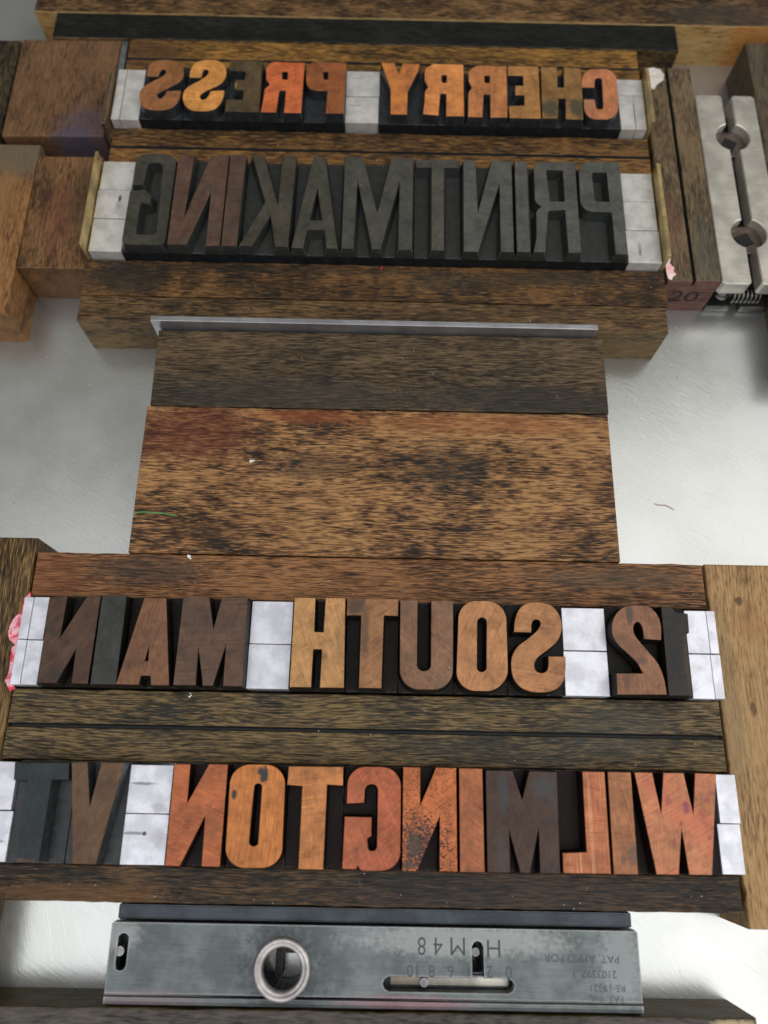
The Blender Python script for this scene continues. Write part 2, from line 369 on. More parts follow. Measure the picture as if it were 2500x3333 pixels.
# ---------------------------------------------------------------- wooden furniture (spacing sticks)
def furn(name, bm, mat, label, group=None, cat="spacing block"):
    mats = list(mat) if isinstance(mat, (list, tuple)) else [mat]
    for f in bm.faces:
        if f.material_index == 7: f.material_index = len(mats)
    return tag(link(name, bm, mats + [M_groove]), label, cat, group)
M_groove = plain("dark_groove", (38, 42, 44), .6)  # dark colour for the groove walls and floor
GL = "wooden spacing strips of the locked-up form"
O16 = 16.0
M_rail = wood("wood_rail", (158, 120, 78), (92, 70, 46), (50, 38, 28), 'X', 1, .5, wear=(200, 170, 120),
    spots=[(118, 258, 22, 7, (66, 58, 50), .55)])
M_black = wood("wood_black", (44, 46, 42), (26, 28, 26), (14, 16, 15), 'X', 2, .5, wear=(96, 92, 84), rough=.5)
M_tl = wood("wood_ochre", (190, 140, 66), (116, 84, 42), (50, 42, 30), 'X', 3, .48, .13, ga=.7, fine=1.2, wear=(170, 130, 76),
    spots=[(-83, 235, 14, 8, (58, 40, 30), .7)])
M_mid = wood("wood_ochre_dark", (168, 122, 66), (96, 70, 42), (44, 38, 30), 'X', 4, .49, .14, ga=.7, fine=1.2, wear=(150, 112, 70))
M_p1 = wood("wood_inky", (150, 108, 62), (84, 62, 40), (40, 36, 30), 'X', 5, .50, .13, ga=.55, fine=1.2, wear=(150, 106, 62), blot=(.11, .06),
    spots=[(-80, 143, 14, 6, (34, 32, 28), .75), (-35, 147.5, 60, 1.6, (30, 30, 28), .5), (20, 144, 16, 4, (48, 46, 38), .5), (50, 146, 20, 3, (36, 36, 30), .6)])
M_p2 = wood("wood_inky_pale", (146, 114, 76), (92, 72, 50), (50, 44, 36), 'X', 6, .49, .14, ga=.7, fine=1.2, wear=(160, 128, 86))
M_b1 = wood("wood_grey", (132, 110, 84), (84, 70, 54), (46, 42, 36), 'X', 7, .50, .13, fine=1.35, ga=.8, wear=(140, 112, 80),
    spots=[(-30, 104, 40, 6, (52, 50, 46), .55), (40, 104, 34, 5, (44, 44, 42), .6)])
M_b2 = wood("wood_mottled", (206, 156, 104), (140, 100, 66), (52, 46, 42), 'X', 8, .49, .13, ga=.45, wear=(196, 132, 74), fine=1.0, g2a=.62, broad=.75, blot=(.17, .38),
    tint=(150, 98, 58), tintamt=.15, spots=[(-54, 92, 17, 9, (92, 42, 32), .6), (-22, 97.5, 16, 2.2, (140, 74, 40), .5), (28, 96, 34, 3, (146, 90, 52), .45), (-20, 82, 14, 4, (48, 42, 36), .45), (18, 82, 12, 8, (44, 42, 38), .45)])
M_s3 = wood("wood_red_brown", (186, 132, 88), (132, 90, 58), (60, 48, 38), 'X', 9, .46, .14, ga=.7, fine=1.2, wear=(196, 138, 88),
    spots=[(-88, 48, 8, 7, (120, 72, 46), .45), (-62, 51, 16, 4, (56, 50, 44), .6), (64, 51, 22, 3, (84, 72, 58), .5)])
M_l3 = wood("wood_olive", (170, 138, 88), (108, 84, 52), (58, 48, 34), 'Y', 10, .49, .15, ga=.7, fine=1.2, wear=(178, 132, 76))
M_r3 = wood("wood_pale", (212, 174, 124), (184, 146, 102), (128, 100, 70), 'Y', 11, .45, .15, pores=.28, ga=.5, fine=.7, wear=(150, 120, 84),
    spots=[(90, 20, 3, 24, (110, 96, 72), .4), (95.6, 45.5, 1.0, 1.2, (70, 44, 32), .8), (95.7, 17.7, .9, 1.8, (90, 62, 40), .8), (98, 40, 4, 5, (150, 104, 62), .4)])
M_gr = wood("wood_grey_green", (158, 132, 92), (98, 84, 62), (54, 54, 50), 'X', 12, .49, .13, ga=.62, fine=1.15, wear=(160, 130, 90),
    spots=[(60, 12, 14, 6, (72, 72, 66), .45), (34, 6, 30, 3, (60, 60, 56), .4)])
M_bo = wood("wood_dark_foot", (122, 92, 64), (70, 58, 46), (42, 40, 37), 'X', 13, .51, .13, ga=.65, fine=1.2, wear=(150, 108, 70),
    spots=[(30, -26, 40, 5, (44, 42, 42), .55), (-70, -27.5, 22, 2.2, (124, 86, 52), .4)])
M_sq = wood("wood_square", (140, 104, 76), (112, 84, 62), (76, 56, 44), 'Y', 14, .47, .15, pores=.28, ga=.35, fine=.7, wear=(150, 120, 84), rough=.5,
    spots=[(-99, 201, 11, 9, (76, 66, 80), .65), (-105, 197, 7, 4, (70, 74, 94), .4)])
M_ld = wood("wood_far_dark", (104, 90, 62), (62, 56, 42), (30, 30, 26), 'Y', 15, .5, .12)
M_b2l = wood("wood_walnut", (156, 116, 80), (122, 90, 62), (80, 60, 44), 'Y', 16, .47, .14, pores=.28, ga=.4, fine=.7, wear=(186, 138, 84), rough=.48,
    spots=[(-104, 165, 5, 14, (110, 62, 52), .35), (-98, 172, 4, 16, (66, 54, 38), .45)])
M_w1 = wood("wood_amber", (176, 128, 82), (138, 98, 62), (96, 70, 50), 'Y', 17, .47, .14, pores=.28, ga=.4, fine=.7, wear=(206, 150, 88), rough=.48,
    spots=[(-121, 190, 11, 10, (94, 86, 70), .85), (-123, 172, 5, 12, (126, 96, 60), .5)])
M_cs = wood("wood_side", (142, 122, 94), (104, 88, 70), (60, 56, 48), 'Y', 18, .48, .13, pores=.28, ga=.45, wear=(160, 130, 96),
    spots=[(100, 155, 4, 16, (72, 76, 68), .5), (91, 168, 3, 10, (112, 78, 64), .4)])
M_csend = wood("wood_end_maroon", (156, 114, 110), (130, 94, 90), (92, 68, 64), 'X', 19, .47, .16, pores=.28, fine=.5, rough=.6)
M_rb = wood("wood_far_right", (116, 102, 86), (90, 80, 68), (60, 56, 50), 'Y', 20, .48, .14, pores=.28, ga=.4)
M_br = wood("wood_near_grey", (110, 104, 102), (88, 84, 84), (60, 58, 60), 'X', 21, .48, .14, pores=.28, ga=.4, fine=.6, wear=(190, 170, 140),
    spots=[(82, -52, 5, 1.2, (196, 176, 140), .8)])

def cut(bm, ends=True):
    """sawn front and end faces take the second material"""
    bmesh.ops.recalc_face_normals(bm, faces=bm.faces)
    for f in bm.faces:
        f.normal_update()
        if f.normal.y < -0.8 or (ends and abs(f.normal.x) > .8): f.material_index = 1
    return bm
M_railf = wood("wood_lit_tan", (222, 188, 128), (206, 168, 108), (150, 108, 62), 'X', 31, .42, .16, pores=.28, ga=.4, fine=.5, spots=[(130, 253, 8, 12, (196, 120, 50), .5)])  # fresh-cut rail front, its tan also lightened to look lit
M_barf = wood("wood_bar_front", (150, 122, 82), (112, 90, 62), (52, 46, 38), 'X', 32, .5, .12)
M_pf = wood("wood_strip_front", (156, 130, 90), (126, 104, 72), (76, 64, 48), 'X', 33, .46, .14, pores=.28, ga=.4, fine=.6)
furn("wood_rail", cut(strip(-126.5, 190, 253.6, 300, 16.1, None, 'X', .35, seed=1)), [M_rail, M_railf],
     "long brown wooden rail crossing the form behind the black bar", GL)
furn("wood_bar", cut(strip(-118.3, 100.9, 241.6, 253.4, 16.0, None, 'X', .4, seed=2)), [M_black, M_barf],
     "ink-blackened wooden bar lying in front of the long rail", GL)
furn("wood_strip", strip(-91.0, 86.0, 224.7, 241.2, 15.9, 232.6, 'X', .3, seed=3), M_tl,
     "ochre grooved wooden strip between the black bar and the top line", GL)
furn("wood_strip", strip(-91.5, 86.1, 185.1, 201.8, 16.0, 194.0, 'X', .3, seed=4), M_mid,
     "ochre brown grooved wooden strip between the top line and the tall black letters", GL)
furn("wood_strip", strip(-92.9, 86.2, 136.9, 149.6, 16.0, None, 'X', .3, seed=5), M_p1,
     "ink-smeared wooden strip directly under the tall black letters", GL)
furn("wood_strip", cut(strip(-93.0, 85.7, 127.8, 136.7, 15.9, None, 'X', .45, seed=6, wob=.09)), [M_p2, M_pf],
     "worn brown wooden strip behind the thin bright metal rule", GL)
furn("wood_board", prism([(-67.9, 125.1), (-67.6, 100.0), (65.4, 100.3), (65.4, 125.3)], 0, 15.8, .3), M_b1,
     "grey-brown wooden board in front of the thin bright metal rule", GL)
furn("wood_board", strip(-68.3, 65.0, 55.75, 99.7, 16.0, None, 'X', .3, seed=8, wob=.07), M_b2,
     "widest mottled tan and black wooden board in the middle of the form", GL)
furn("wood_strip", strip(-92.55, 87.0, 43.3, 55.4, 15.95, None, 'X', .3, seed=9), M_s3,
     "reddish brown wooden strip above the line with the white-spaced numerals", GL)
furn("wood_strip", strip(-92.9, 87.1, 2.2, 19.3, 16.05, 10.4, 'X', .3, seed=12), M_gr,
     "grey-green grooved wooden strip between the two lower lines of letters", GL)
furn("wood_strip", strip(-104, 86.9, -29.3, -21.3, 16.0, None, 'X', .35, seed=13, wob=.08), M_bo,
     "dark wooden strip between the bottom line and the key-hole metal bar", GL)
furn("wood_strip", strip(-126, -93.3, -70, 59.4, 16.0, None, 'Y', .5, seed=10), M_l3,
     "olive brown wooden strip with lengthwise grain at the left frame edge beside the pink paper", GL)
furn("wood_strip", strip(87.75, 125, -32.6, 55.6, 16.1, None, 'Y', .5, seed=11), M_r3,
     "pale tan wooden strip with lengthwise grain closing the two lower lines on the right", GL)
furn("wood_block", prism([(-128.2, 240.2), (-128.0, 197.4), (-94.3, 198.2), (-93.9, 240.8)], 0, 15.9, .45), [M_sq],
     "square brown wooden block with a purple ink stain at the top left", GL)
furn("wood_block", strip(-175, -128.9, 170, 240, 15.7, None, 'Y', .4, seed=15), M_ld,
     "dark mottled wooden block at the far top left corner", GL)
furn("wood_block", prism([(-114.2, 189.4), (-114.0, 146.1), (-92.8, 146.3), (-93.3, 189.6)], 0, 15.9, .35), [M_b2l],
     "walnut brown wooden block left of the brass rule with a half shaded end", GL)
furn("wood_block", strip(-150, -114.5, 129.6, 194.2, 16.05, None, 'Y', .8, seed=17), [M_w1],
     "amber wooden block sticking out furthest over the steel on the left", GL)
t = strip(87.5, 103.8, 146.3, 233.4, 16.0, 95.5, 'Y', .3, seed=18, gw=1.1)
bmesh.ops.recalc_face_normals(t, faces=t.faces)
for f in t.faces:
    f.normal_update()
    if f.calc_center_median().y < 146.5 and abs(f.normal.y) > .7: f.material_index = 1
cs = furn("wood_strip", t, [M_cs, M_csend], "grooved grey-brown wooden strip with stamped digits on its dark end, right of the brass rules", GL)
textmesh([("20", 95.2, 7.6, 5.6, 1.25)], plain("stamp_shadow", (26, 17, 16), .7), "stamped_number", cs, 146.27, 0.0, .06, plane='XZ')
furn("wood_block", strip(124.7, 175, 120, 246, 16.0, None, 'Y', .4, seed=20), M_rb,
     "dark brown wooden block at the right frame edge behind the twin steel jaws", GL)
M_brb = wood("wood_olive_back", (118, 104, 66), (96, 84, 52), (60, 52, 34), 'X', 34, .47, .14, ga=.4, fine=.6)
t = strip(-190, 87.0, -92, -50.6, 16.0, None, 'X', .5, seed=21)
bmesh.ops.recalc_face_normals(t, faces=t.faces)
for f in t.faces:
    f.normal_update()
    if f.normal.y > .8: f.material_index = 1
furn("wood_rail", t, [M_br, M_brb],
     "blurred grey wooden rail at the bottom edge of the photo", GL)

# ---------------------------------------------------------------- thin metal leads, brass and rules
M_zinc = steel("zinc", (150, 156, 158), 3, .4, 'Y', .3)
M_brass = steel("brass", (196, 172, 116), 4, .38, 'Y', .15, .75, pitcol=(120, 96, 50))
M_brassd = steel("brass_unlit", (112, 90, 60), 5, .42, 'Y', .35, .6, pitcol=(70, 56, 34))  # same brass coloured brown to stand in for an unlit strip
M_rule = steel("bright_rule", (176, 176, 180), 6, .32, 'X', .1, .8, .06, .4)
tag(link("metal_lead", box(-93.7, -91.75, 198.4, 240.9, 0, 15.6, .1), M_zinc), "narrow grey metal strip beside the square purple-stained block", "metal spacer", "thin metal strips")
tag(link("brass_rule", box(-93.25, -91.95, 197.6, 219.2, 0, 22.0, .1), M_brassd), "brass strip coloured unlit brown left of the top line of letters", "brass rule", "brass strips standing at the line ends")
tag(link("brass_rule", box(-92.7, -91.75, 149.8, 184.9, 0, 23.2, .1), M_brass), "bright yellow brass strip at the left end of the tall black letters", "brass rule", "brass strips standing at the line ends")
tag(link("brass_rule", box(85.3, 86.3, 202.1, 224.6, 0, 23.2, .1), M_brass), "brass strip at the right end of the top line beside the white scrap", "brass rule", "brass strips standing at the line ends")
tag(link("brass_rule", box(84.9, 86.1, 150.0, 184.8, 0, 23.2, .1), M_brass), "brass strip at the right end of the tall black letters above the pink scrap", "brass rule", "brass strips standing at the line ends")
tag(link("metal_rule", box(-69.4, 63.0, 125.7, 127.4, 0, 19.9, .15), M_rule), "long thin bright metal rule standing on edge above the central boards", "metal rule", "thin metal strips")

# ---------------------------------------------------------------- metal spaces (quads)
QUADS = [
(-91.41,-88.65,201.93,223.47,0.25,[],"narrow metal space at the far left end of the top line"),
(-88.49,-82.27,201.9,223.55,0.25,[],"metal space touching the brown letter S of the top line"),
(-14.61,-3.44,213.99,224.84,0.25,[(-10.8, 221.8, 2.0, 0.3, (150, 148, 144), 0.6)],"upper metal space of the gap between the two words of the top line"),
(-14.55,-3.56,202.64,213.73,0.25,[(-11.5, 210, 2.4, 0.4, (160, 156, 150), 0.6)],"lower metal space of the gap between the two words of the top line"),
(76.4,85.04,216.89,223.82,0.25,[],"wide metal space at the upper right end of the top line"),
(76.4,81.44,213.03,216.64,0.25,[],"small flat metal space in the middle beside the orange C"),
(76.4,81.27,202.21,212.89,0.25,[],"lower metal space beside the foot of the orange C"),
(81.45,84.96,202.39,216.66,0.25,[],"narrow upright metal space next to the brass at the right of the top line"),
(-91.21,-80.91,173.56,184.59,0.25,[],"uppermost of three metal spaces left of the tall black G"),
(-91.48,-81.02,162.5,173.4,0.25,[(-84.2, 170.2, 0.45, 1.3, (40, 38, 36), 0.95), (-84.4, 167.5, 0.9, 1.6, (150, 148, 146), 0.5)],"middle metal space with a black fleck left of the tall black G"),
(-91.38,-81.23,150.12,162.16,0.25,[],"lowest metal space left of the tall black G"),
(74.49,84.47,173.23,184.09,0.25,[],"uppermost of three bright metal spaces right of the tall black P"),
(74.48,84.47,162.15,173.08,0.25,[],"middle bright metal space right of the tall black P"),
(74.25,84.69,149.99,161.93,0.5,[(78.2, 155.2, 0.6, 2.6, (110, 108, 106), 0.8), (79, 157, 3, 2.5, (190, 190, 188), 0.5)],"lowest metal space with a grey smudge right of the tall black P"),
(-92.4,-89.95,31.35,42.28,0.25,[],"narrow upper metal space against the pink paper"),
(-89.81,-85.88,31.22,42.31,0.25,[],"upper metal space beside the dark letter N at the left"),
(-92.4,-89.89,19.84,31.16,0.25,[],"narrow lower metal space against the pink paper"),
(-89.79,-85.68,19.87,31.05,0.25,[],"lower metal space beside the dark letter N at the left"),
(-33.13,-22.43,31.27,42.31,0.25,[],"upper white metal space before the tan letter H"),
(-33.2,-22.46,20.0,31.1,0.25,[],"lower white metal space before the tan letter H"),
(47.3,58.43,31.07,42.07,0.25,[],"upper white metal space between the tan S and the numeral two"),
(47.25,58.45,19.69,30.84,0.25,[],"lower white metal space between the tan S and the numeral two"),
(79.33,85.0,30.89,41.98,0.25,[],"upper white metal space right of the black numeral one"),
(85.07,87.3,30.93,41.99,0.25,[],"narrow upper metal space at the far right of the third line"),
(79.3,84.84,19.54,30.66,0.25,[],"lower white metal space right of the black numeral one"),
(84.91,87.4,19.59,30.66,0.25,[],"narrow lower metal space at the far right of the third line"),
(-92.9,-86.9,-9.43,1.56,0.25,[],"upper white metal space at the left frame edge beside the slate T"),
(-92.9,-86.3,-20.75,-9.62,0.5,[(-89, -16.3, 2.2, 0.4, (130, 130, 130), 0.7)],"lower white metal space at the left frame edge beside the slate T"),
(-59.59,-49.22,-9.61,1.37,0.5,[(-56.2, -2.9, 3.2, 0.35, (120, 118, 120), 0.8), (-51.5, -8.3, 1.8, 1.2, (150, 148, 150), 0.5)],"upper white metal space with a scratched mark between V and the red-brown N"),
(-59.58,-49.13,-20.85,-9.73,0.5,[(-57, -14.0, 2.8, 0.35, (120, 118, 120), 0.8), (-54.6, -14.1, 0.6, 0.5, (44, 42, 44), 0.9), (-51.5, -15, 1.6, 1.8, (176, 174, 178), 0.6)],"lower white metal space with a scratched mark between V and the red-brown N"),
(82.42,87.37,-9.48,1.6,0.25,[],"upper white metal space at the right end of the bottom line"),
(81.64,87.1,-20.64,-9.6,0.25,[],"lower white metal space at the right end of the bottom line"),
]

GQ = "pale metal spacing blocks"
for i, (x0, x1, y0, y1, sm, sp, label) in enumerate(QUADS):
    rnd = random.Random(i)
    z = 19.4 + rnd.uniform(-.08, .08)
    m = lead("lead_%02d" % i, i + 1, (226, 226, 234) if y0 < 60 else (222, 219, 212), sm, sp)
    bm = box(x0 + .03, x1 - .03, y0 + .025, y1 - .025, 0, z, .10)
    for v in bm.verts:
        if v.co.z > z - .3: v.co += Vector(noise.noise_vector(v.co * .8)) * .06
    tag(link("metal_space", bm, m), label, "metal spacer", GQ)

# ---------------------------------------------------------------- wood type
LETTERS = [
(1,'S',"brown reversed letter S at the far left of the top line",{'col': (168, 108, 60), 'dark': 0.3, 'tint': (120, 80, 44), 'tintamt': 0.5},(-82.17,-67.87,201.9,224.5),[(-80.02,216.28),(-80.09,217.03),(-80.18,217.79),(-80.24,218.54),(-80.22,219.27),(-80.15,219.99),(-80.03,220.71),(-79.83,221.38),(-79.51,221.96),(-79.04,222.46),(-78.45,222.89),(-77.78,223.24),(-77.11,223.5),(-76.41,223.67),(-75.68,223.75),(-74.93,223.76),(-74.18,223.73),(-73.41,223.68),(-72.62,223.57),(-71.85,223.42),(-71.17,223.18),(-70.57,222.87),(-70.03,222.49),(-69.56,222.04),(-69.15,221.53),(-68.82,220.94),(-68.56,220.28),(-68.36,219.58),(-68.22,218.88),(-68.12,218.16),(-68.08,217.4),(-68.1,216.66),(-68.21,215.99),(-68.41,215.4),(-68.69,214.87),(-69.04,214.38),(-69.46,213.89),(-69.97,213.41),(-70.58,212.94),(-71.22,212.49),(-71.81,212.06),(-72.34,211.66),(-72.85,211.3),(-73.34,210.94),(-73.83,210.58),(-74.34,210.2),(-74.86,209.82),(-75.32,209.45),(-75.66,209.11),(-75.83,208.81),(-75.88,208.53),(-75.85,208.28),(-75.79,208.02),(-75.67,207.73),(-75.48,207.44),(-75.27,207.18),(-75.06,207.0),(-74.86,206.92),(-74.65,206.92),(-74.45,206.98),(-74.24,207.12),(-74.03,207.36),(-73.81,207.69),(-73.6,208.06),(-73.41,208.46),(-73.26,208.88),(-73.13,209.34),(-73.01,209.81),(-72.89,210.27),(-68.31,210.59),(-68.3,209.97),(-68.28,209.35),(-68.28,208.74),(-68.31,208.13),(-68.37,207.53),(-68.46,206.93),(-68.59,206.34),(-68.78,205.77),(-69.05,205.2),(-69.39,204.63),(-69.76,204.1),(-70.18,203.63),(-70.61,203.24),(-71.08,202.92),(-71.6,202.64),(-72.2,202.41),(-72.92,202.23),(-73.74,202.1),(-74.58,202.02),(-75.39,202.0),(-76.16,202.03),(-76.92,202.12),(-77.65,202.26),(-78.32,202.48),(-78.94,202.76),(-79.52,203.12),(-80.04,203.54),(-80.48,204.05),(-80.82,204.66),(-81.08,205.39),(-81.27,206.13),(-81.43,206.83),(-81.56,207.45),(-81.64,208.04),(-81.67,208.61),(-81.64,209.18),(-81.57,209.73),(-81.44,210.27),(-81.26,210.81),(-81.0,211.33),(-80.65,211.83),(-80.22,212.33),(-79.74,212.81),(-79.23,213.28),(-78.66,213.74),(-78.04,214.2),(-77.42,214.63),(-76.88,215.02),(-76.44,215.36),(-76.06,215.65),(-75.71,215.94),(-75.37,216.27),(-75.0,216.66),(-74.63,217.09),(-74.31,217.52),(-74.09,217.89),(-74.0,218.21),(-74.0,218.49),(-74.07,218.74),(-74.17,218.96),(-74.3,219.15),(-74.49,219.33),(-74.69,219.45),(-74.89,219.52),(-75.1,219.51),(-75.31,219.45),(-75.52,219.33),(-75.7,219.15),(-75.83,218.92),(-75.94,218.62),(-76.03,218.28),(-76.11,217.93),(-76.19,217.57),(-76.25,217.18),(-76.31,216.78),(-76.37,216.38)],[]),
(1,'S',"bright orange reversed letter S, second from the left in the top line",{'col': (226, 150, 62), 'dark': 0.1},(-67.67,-53.77,201.9,224.5),[(-65.98,216.29),(-66.04,216.95),(-66.11,217.6),(-66.16,218.26),(-66.13,218.94),(-66.03,219.68),(-65.87,220.47),(-65.64,221.22),(-65.32,221.88),(-64.88,222.44),(-64.34,222.92),(-63.73,223.33),(-63.09,223.66),(-62.42,223.89),(-61.69,224.03),(-60.93,224.11),(-60.18,224.13),(-59.42,224.13),(-58.63,224.07),(-57.88,223.95),(-57.19,223.73),(-56.58,223.4),(-56.02,222.97),(-55.53,222.47),(-55.12,221.93),(-54.79,221.33),(-54.54,220.67),(-54.36,219.98),(-54.23,219.28),(-54.15,218.56),(-54.12,217.81),(-54.16,217.07),(-54.28,216.38),(-54.47,215.74),(-54.74,215.13),(-55.06,214.56),(-55.43,214.05),(-55.83,213.6),(-56.28,213.21),(-56.77,212.84),(-57.29,212.47),(-57.87,212.09),(-58.5,211.73),(-59.13,211.36),(-59.7,210.97),(-60.24,210.55),(-60.75,210.11),(-61.2,209.67),(-61.54,209.27),(-61.75,208.9),(-61.87,208.56),(-61.9,208.24),(-61.88,207.94),(-61.79,207.63),(-61.63,207.34),(-61.43,207.09),(-61.21,206.92),(-60.96,206.84),(-60.69,206.83),(-60.4,206.9),(-60.13,207.04),(-59.88,207.27),(-59.62,207.58),(-59.39,207.96),(-59.17,208.39),(-59.0,208.89),(-58.86,209.47),(-58.72,210.08),(-58.59,210.67),(-54.18,210.99),(-54.18,210.38),(-54.16,209.78),(-54.17,209.17),(-54.22,208.53),(-54.33,207.83),(-54.48,207.09),(-54.66,206.36),(-54.88,205.69),(-55.14,205.08),(-55.45,204.52),(-55.78,204.0),(-56.14,203.56),(-56.5,203.19),(-56.86,202.89),(-57.29,202.64),(-57.84,202.44),(-58.54,202.28),(-59.36,202.17),(-60.22,202.1),(-61.03,202.07),(-61.8,202.08),(-62.55,202.12),(-63.28,202.22),(-63.94,202.41),(-64.55,202.69),(-65.12,203.04),(-65.63,203.47),(-66.08,203.98),(-66.46,204.6),(-66.79,205.32),(-67.06,206.06),(-67.26,206.75),(-67.39,207.37),(-67.46,207.97),(-67.47,208.54),(-67.43,209.1),(-67.36,209.66),(-67.25,210.2),(-67.07,210.73),(-66.82,211.25),(-66.46,211.75),(-66.02,212.25),(-65.53,212.73),(-65.01,213.2),(-64.44,213.68),(-63.82,214.14),(-63.19,214.6),(-62.64,215.04),(-62.15,215.46),(-61.71,215.87),(-61.32,216.26),(-60.96,216.67),(-60.63,217.11),(-60.33,217.56),(-60.09,218.0),(-59.95,218.39),(-59.92,218.75),(-59.99,219.08),(-60.12,219.37),(-60.28,219.59),(-60.49,219.76),(-60.75,219.88),(-61.03,219.93),(-61.26,219.91),(-61.46,219.82),(-61.64,219.68),(-61.8,219.43),(-61.92,219.06),(-62.0,218.51),(-62.04,217.8),(-62.07,217.04),(-62.1,216.3)],[]),
(1,'E',"dark olive reversed letter E left of the vivid orange R in the top line",{'col': (98, 80, 52), 'dark': 0.7, 'darkcol': (44, 46, 38), 'spots': [(-51.6, 213.2, 1.3, 1.5, (176, 124, 54), 0.8)]},(-53.57,-42.02,201.9,224.5),[(-53.16,224.19),(-42.5,224.0),(-42.18,202.22),(-53.22,202.24),(-53.2,207.14),(-47.85,207.2),(-47.81,211.31),(-50.84,211.46),(-50.93,215.76),(-47.88,215.6),(-47.7,219.47),(-53.08,219.65)],[]),
(1,'R',"vivid orange-red reversed letter R, between dark E and brown P in the top line",{'col': (218, 108, 46), 'dark': 0.12},(-41.82,-28.26,201.9,224.5),[(-28.51,223.67),(-38.5,223.83),(-38.94,223.78),(-39.37,223.6),(-39.76,223.31),(-40.08,222.93),(-40.75,221.94),(-40.95,221.53),(-41.07,221.05),(-41.09,220.55),(-40.82,216.66),(-40.77,216.27),(-40.65,215.89),(-40.48,215.55),(-39.65,214.2),(-39.58,214.04),(-39.59,213.84),(-39.66,213.69),(-40.75,212.34),(-40.92,212.08),(-41.02,211.76),(-41.07,211.42),(-41.14,207.95),(-41.65,202.24),(-36.69,202.24),(-36.21,211.01),(-36.15,211.25),(-36.0,211.44),(-35.81,211.5),(-34.4,211.54),(-34.21,211.48),(-34.06,211.28),(-34.01,211.04),(-34.1,202.21),(-28.6,202.23)],[[(-35.77,219.08),(-35.73,219.36),(-35.58,219.59),(-35.37,219.67),(-34.05,219.71),(-33.94,219.67),(-33.85,219.56),(-33.82,219.41),(-33.73,216.45),(-33.76,216.3),(-33.84,216.19),(-33.95,216.16),(-35.19,216.26),(-35.4,216.34),(-35.57,216.55),(-35.63,216.82)]]),
(1,'P',"dark brown reversed letter P left of the metal gap in the top line",{'col': (158, 90, 44), 'dark': 0.35},(-28.06,-14.7,201.9,224.5),[(-14.59,224.07),(-24.9,224.32),(-25.45,224.24),(-25.96,223.98),(-26.4,223.56),(-27.28,222.47),(-27.59,221.95),(-27.78,221.31),(-27.82,220.64),(-27.62,216.06),(-27.55,215.38),(-27.39,214.68),(-27.13,213.99),(-26.77,213.36),(-26.34,212.81),(-25.84,212.38),(-25.31,212.07),(-24.77,211.88),(-24.25,211.82),(-20.37,211.75),(-20.66,202.31),(-14.87,202.37)],[[(-22.29,219.16),(-22.27,219.57),(-22.06,219.91),(-21.76,220.03),(-20.61,220.0),(-20.52,219.97),(-20.45,219.87),(-20.42,219.75),(-20.46,216.84),(-20.48,216.73),(-20.55,216.64),(-20.63,216.61),(-21.51,216.59),(-21.68,216.63),(-21.82,216.78),(-21.89,216.97)]]),
(1,'Y',"orange reversed letter Y just right of the metal gap in the top line",{'col': (196, 116, 56), 'dark': 0.2, 'tint': (222, 140, 60), 'tintamt': 0.6},(-3.4,10.22,201.9,224.5),[(-2.98,224.4),(1.42,224.43),(2.78,219.59),(4.2,224.36),(9.76,224.28),(9.4,221.58),(5.85,212.01),(5.74,202.48),(0.38,202.56),(0.3,212.9)],[]),
(1,'R',"light orange reversed letter R next to the Y in the top line",{'col': (230, 142, 66), 'dark': 0.05},(10.42,24.81,201.9,224.5),[(24.32,224.45),(14.75,224.41),(14.4,224.36),(14.05,224.23),(13.74,224.01),(12.2,222.72),(11.83,222.28),(11.58,221.68),(11.5,221.04),(11.5,217.52),(11.52,217.21),(11.58,216.91),(11.67,216.62),(12.57,214.46),(12.59,214.35),(12.58,214.24),(12.54,214.14),(11.73,212.81),(11.62,212.6),(11.55,212.35),(11.53,212.1),(11.43,208.0),(10.89,202.85),(15.93,202.43),(16.5,211.16),(16.56,211.42),(16.73,211.63),(16.94,211.7),(18.24,211.73),(18.42,211.68),(18.56,211.5),(18.6,211.27),(18.45,202.23),(24.21,202.29)],[[(16.98,219.08),(17.03,219.39),(17.2,219.63),(17.42,219.72),(18.61,219.75),(18.7,219.72),(18.77,219.63),(18.79,219.52),(18.76,216.54),(18.73,216.41),(18.66,216.32),(18.57,216.29),(17.43,216.32),(17.27,216.38),(17.14,216.55),(17.09,216.76)]]),
(1,'R',"tan orange reversed letter R left of the tan E in the top line",{'col': (204, 128, 66), 'dark': 0.15},(25.01,38.72,201.9,224.5),[(38.75,224.12),(29.55,224.23),(29.22,224.2),(28.9,224.09),(28.59,223.9),(26.87,222.62),(26.47,222.19),(26.19,221.59),(26.08,220.93),(25.97,217.89),(25.98,217.6),(26.02,217.32),(26.09,217.05),(26.95,214.51),(26.96,214.42),(26.95,214.31),(26.92,214.22),(26.05,212.73),(25.95,212.52),(25.88,212.29),(25.85,212.04),(25.49,202.1),(30.17,202.09),(30.74,211.21),(30.81,211.48),(30.98,211.69),(31.19,211.77),(32.6,211.8),(32.78,211.75),(32.91,211.58),(32.96,211.35),(32.8,202.07),(38.28,202.22)],[[(31.12,219.27),(31.17,219.58),(31.35,219.84),(31.58,219.93),(32.89,219.96),(32.98,219.93),(33.05,219.84),(33.07,219.72),(32.92,216.83),(32.89,216.71),(32.82,216.62),(32.73,216.59),(31.58,216.63),(31.42,216.68),(31.29,216.84),(31.24,217.05)]]),
(1,'E',"tan reversed letter E with dark smears between R and H in the top line",{'col': (184, 128, 64), 'dark': 0.45, 'darkcol': (92, 66, 46)},(38.92,49.37,201.9,224.5),[(39.23,224.24),(49.32,224.28),(49.15,202.05),(38.99,202.0),(38.88,206.98),(44.08,207.36),(44.16,211.75),(41.16,211.66),(41.39,215.63),(43.96,215.8),(44.14,220.14),(39.09,220.14)],[]),
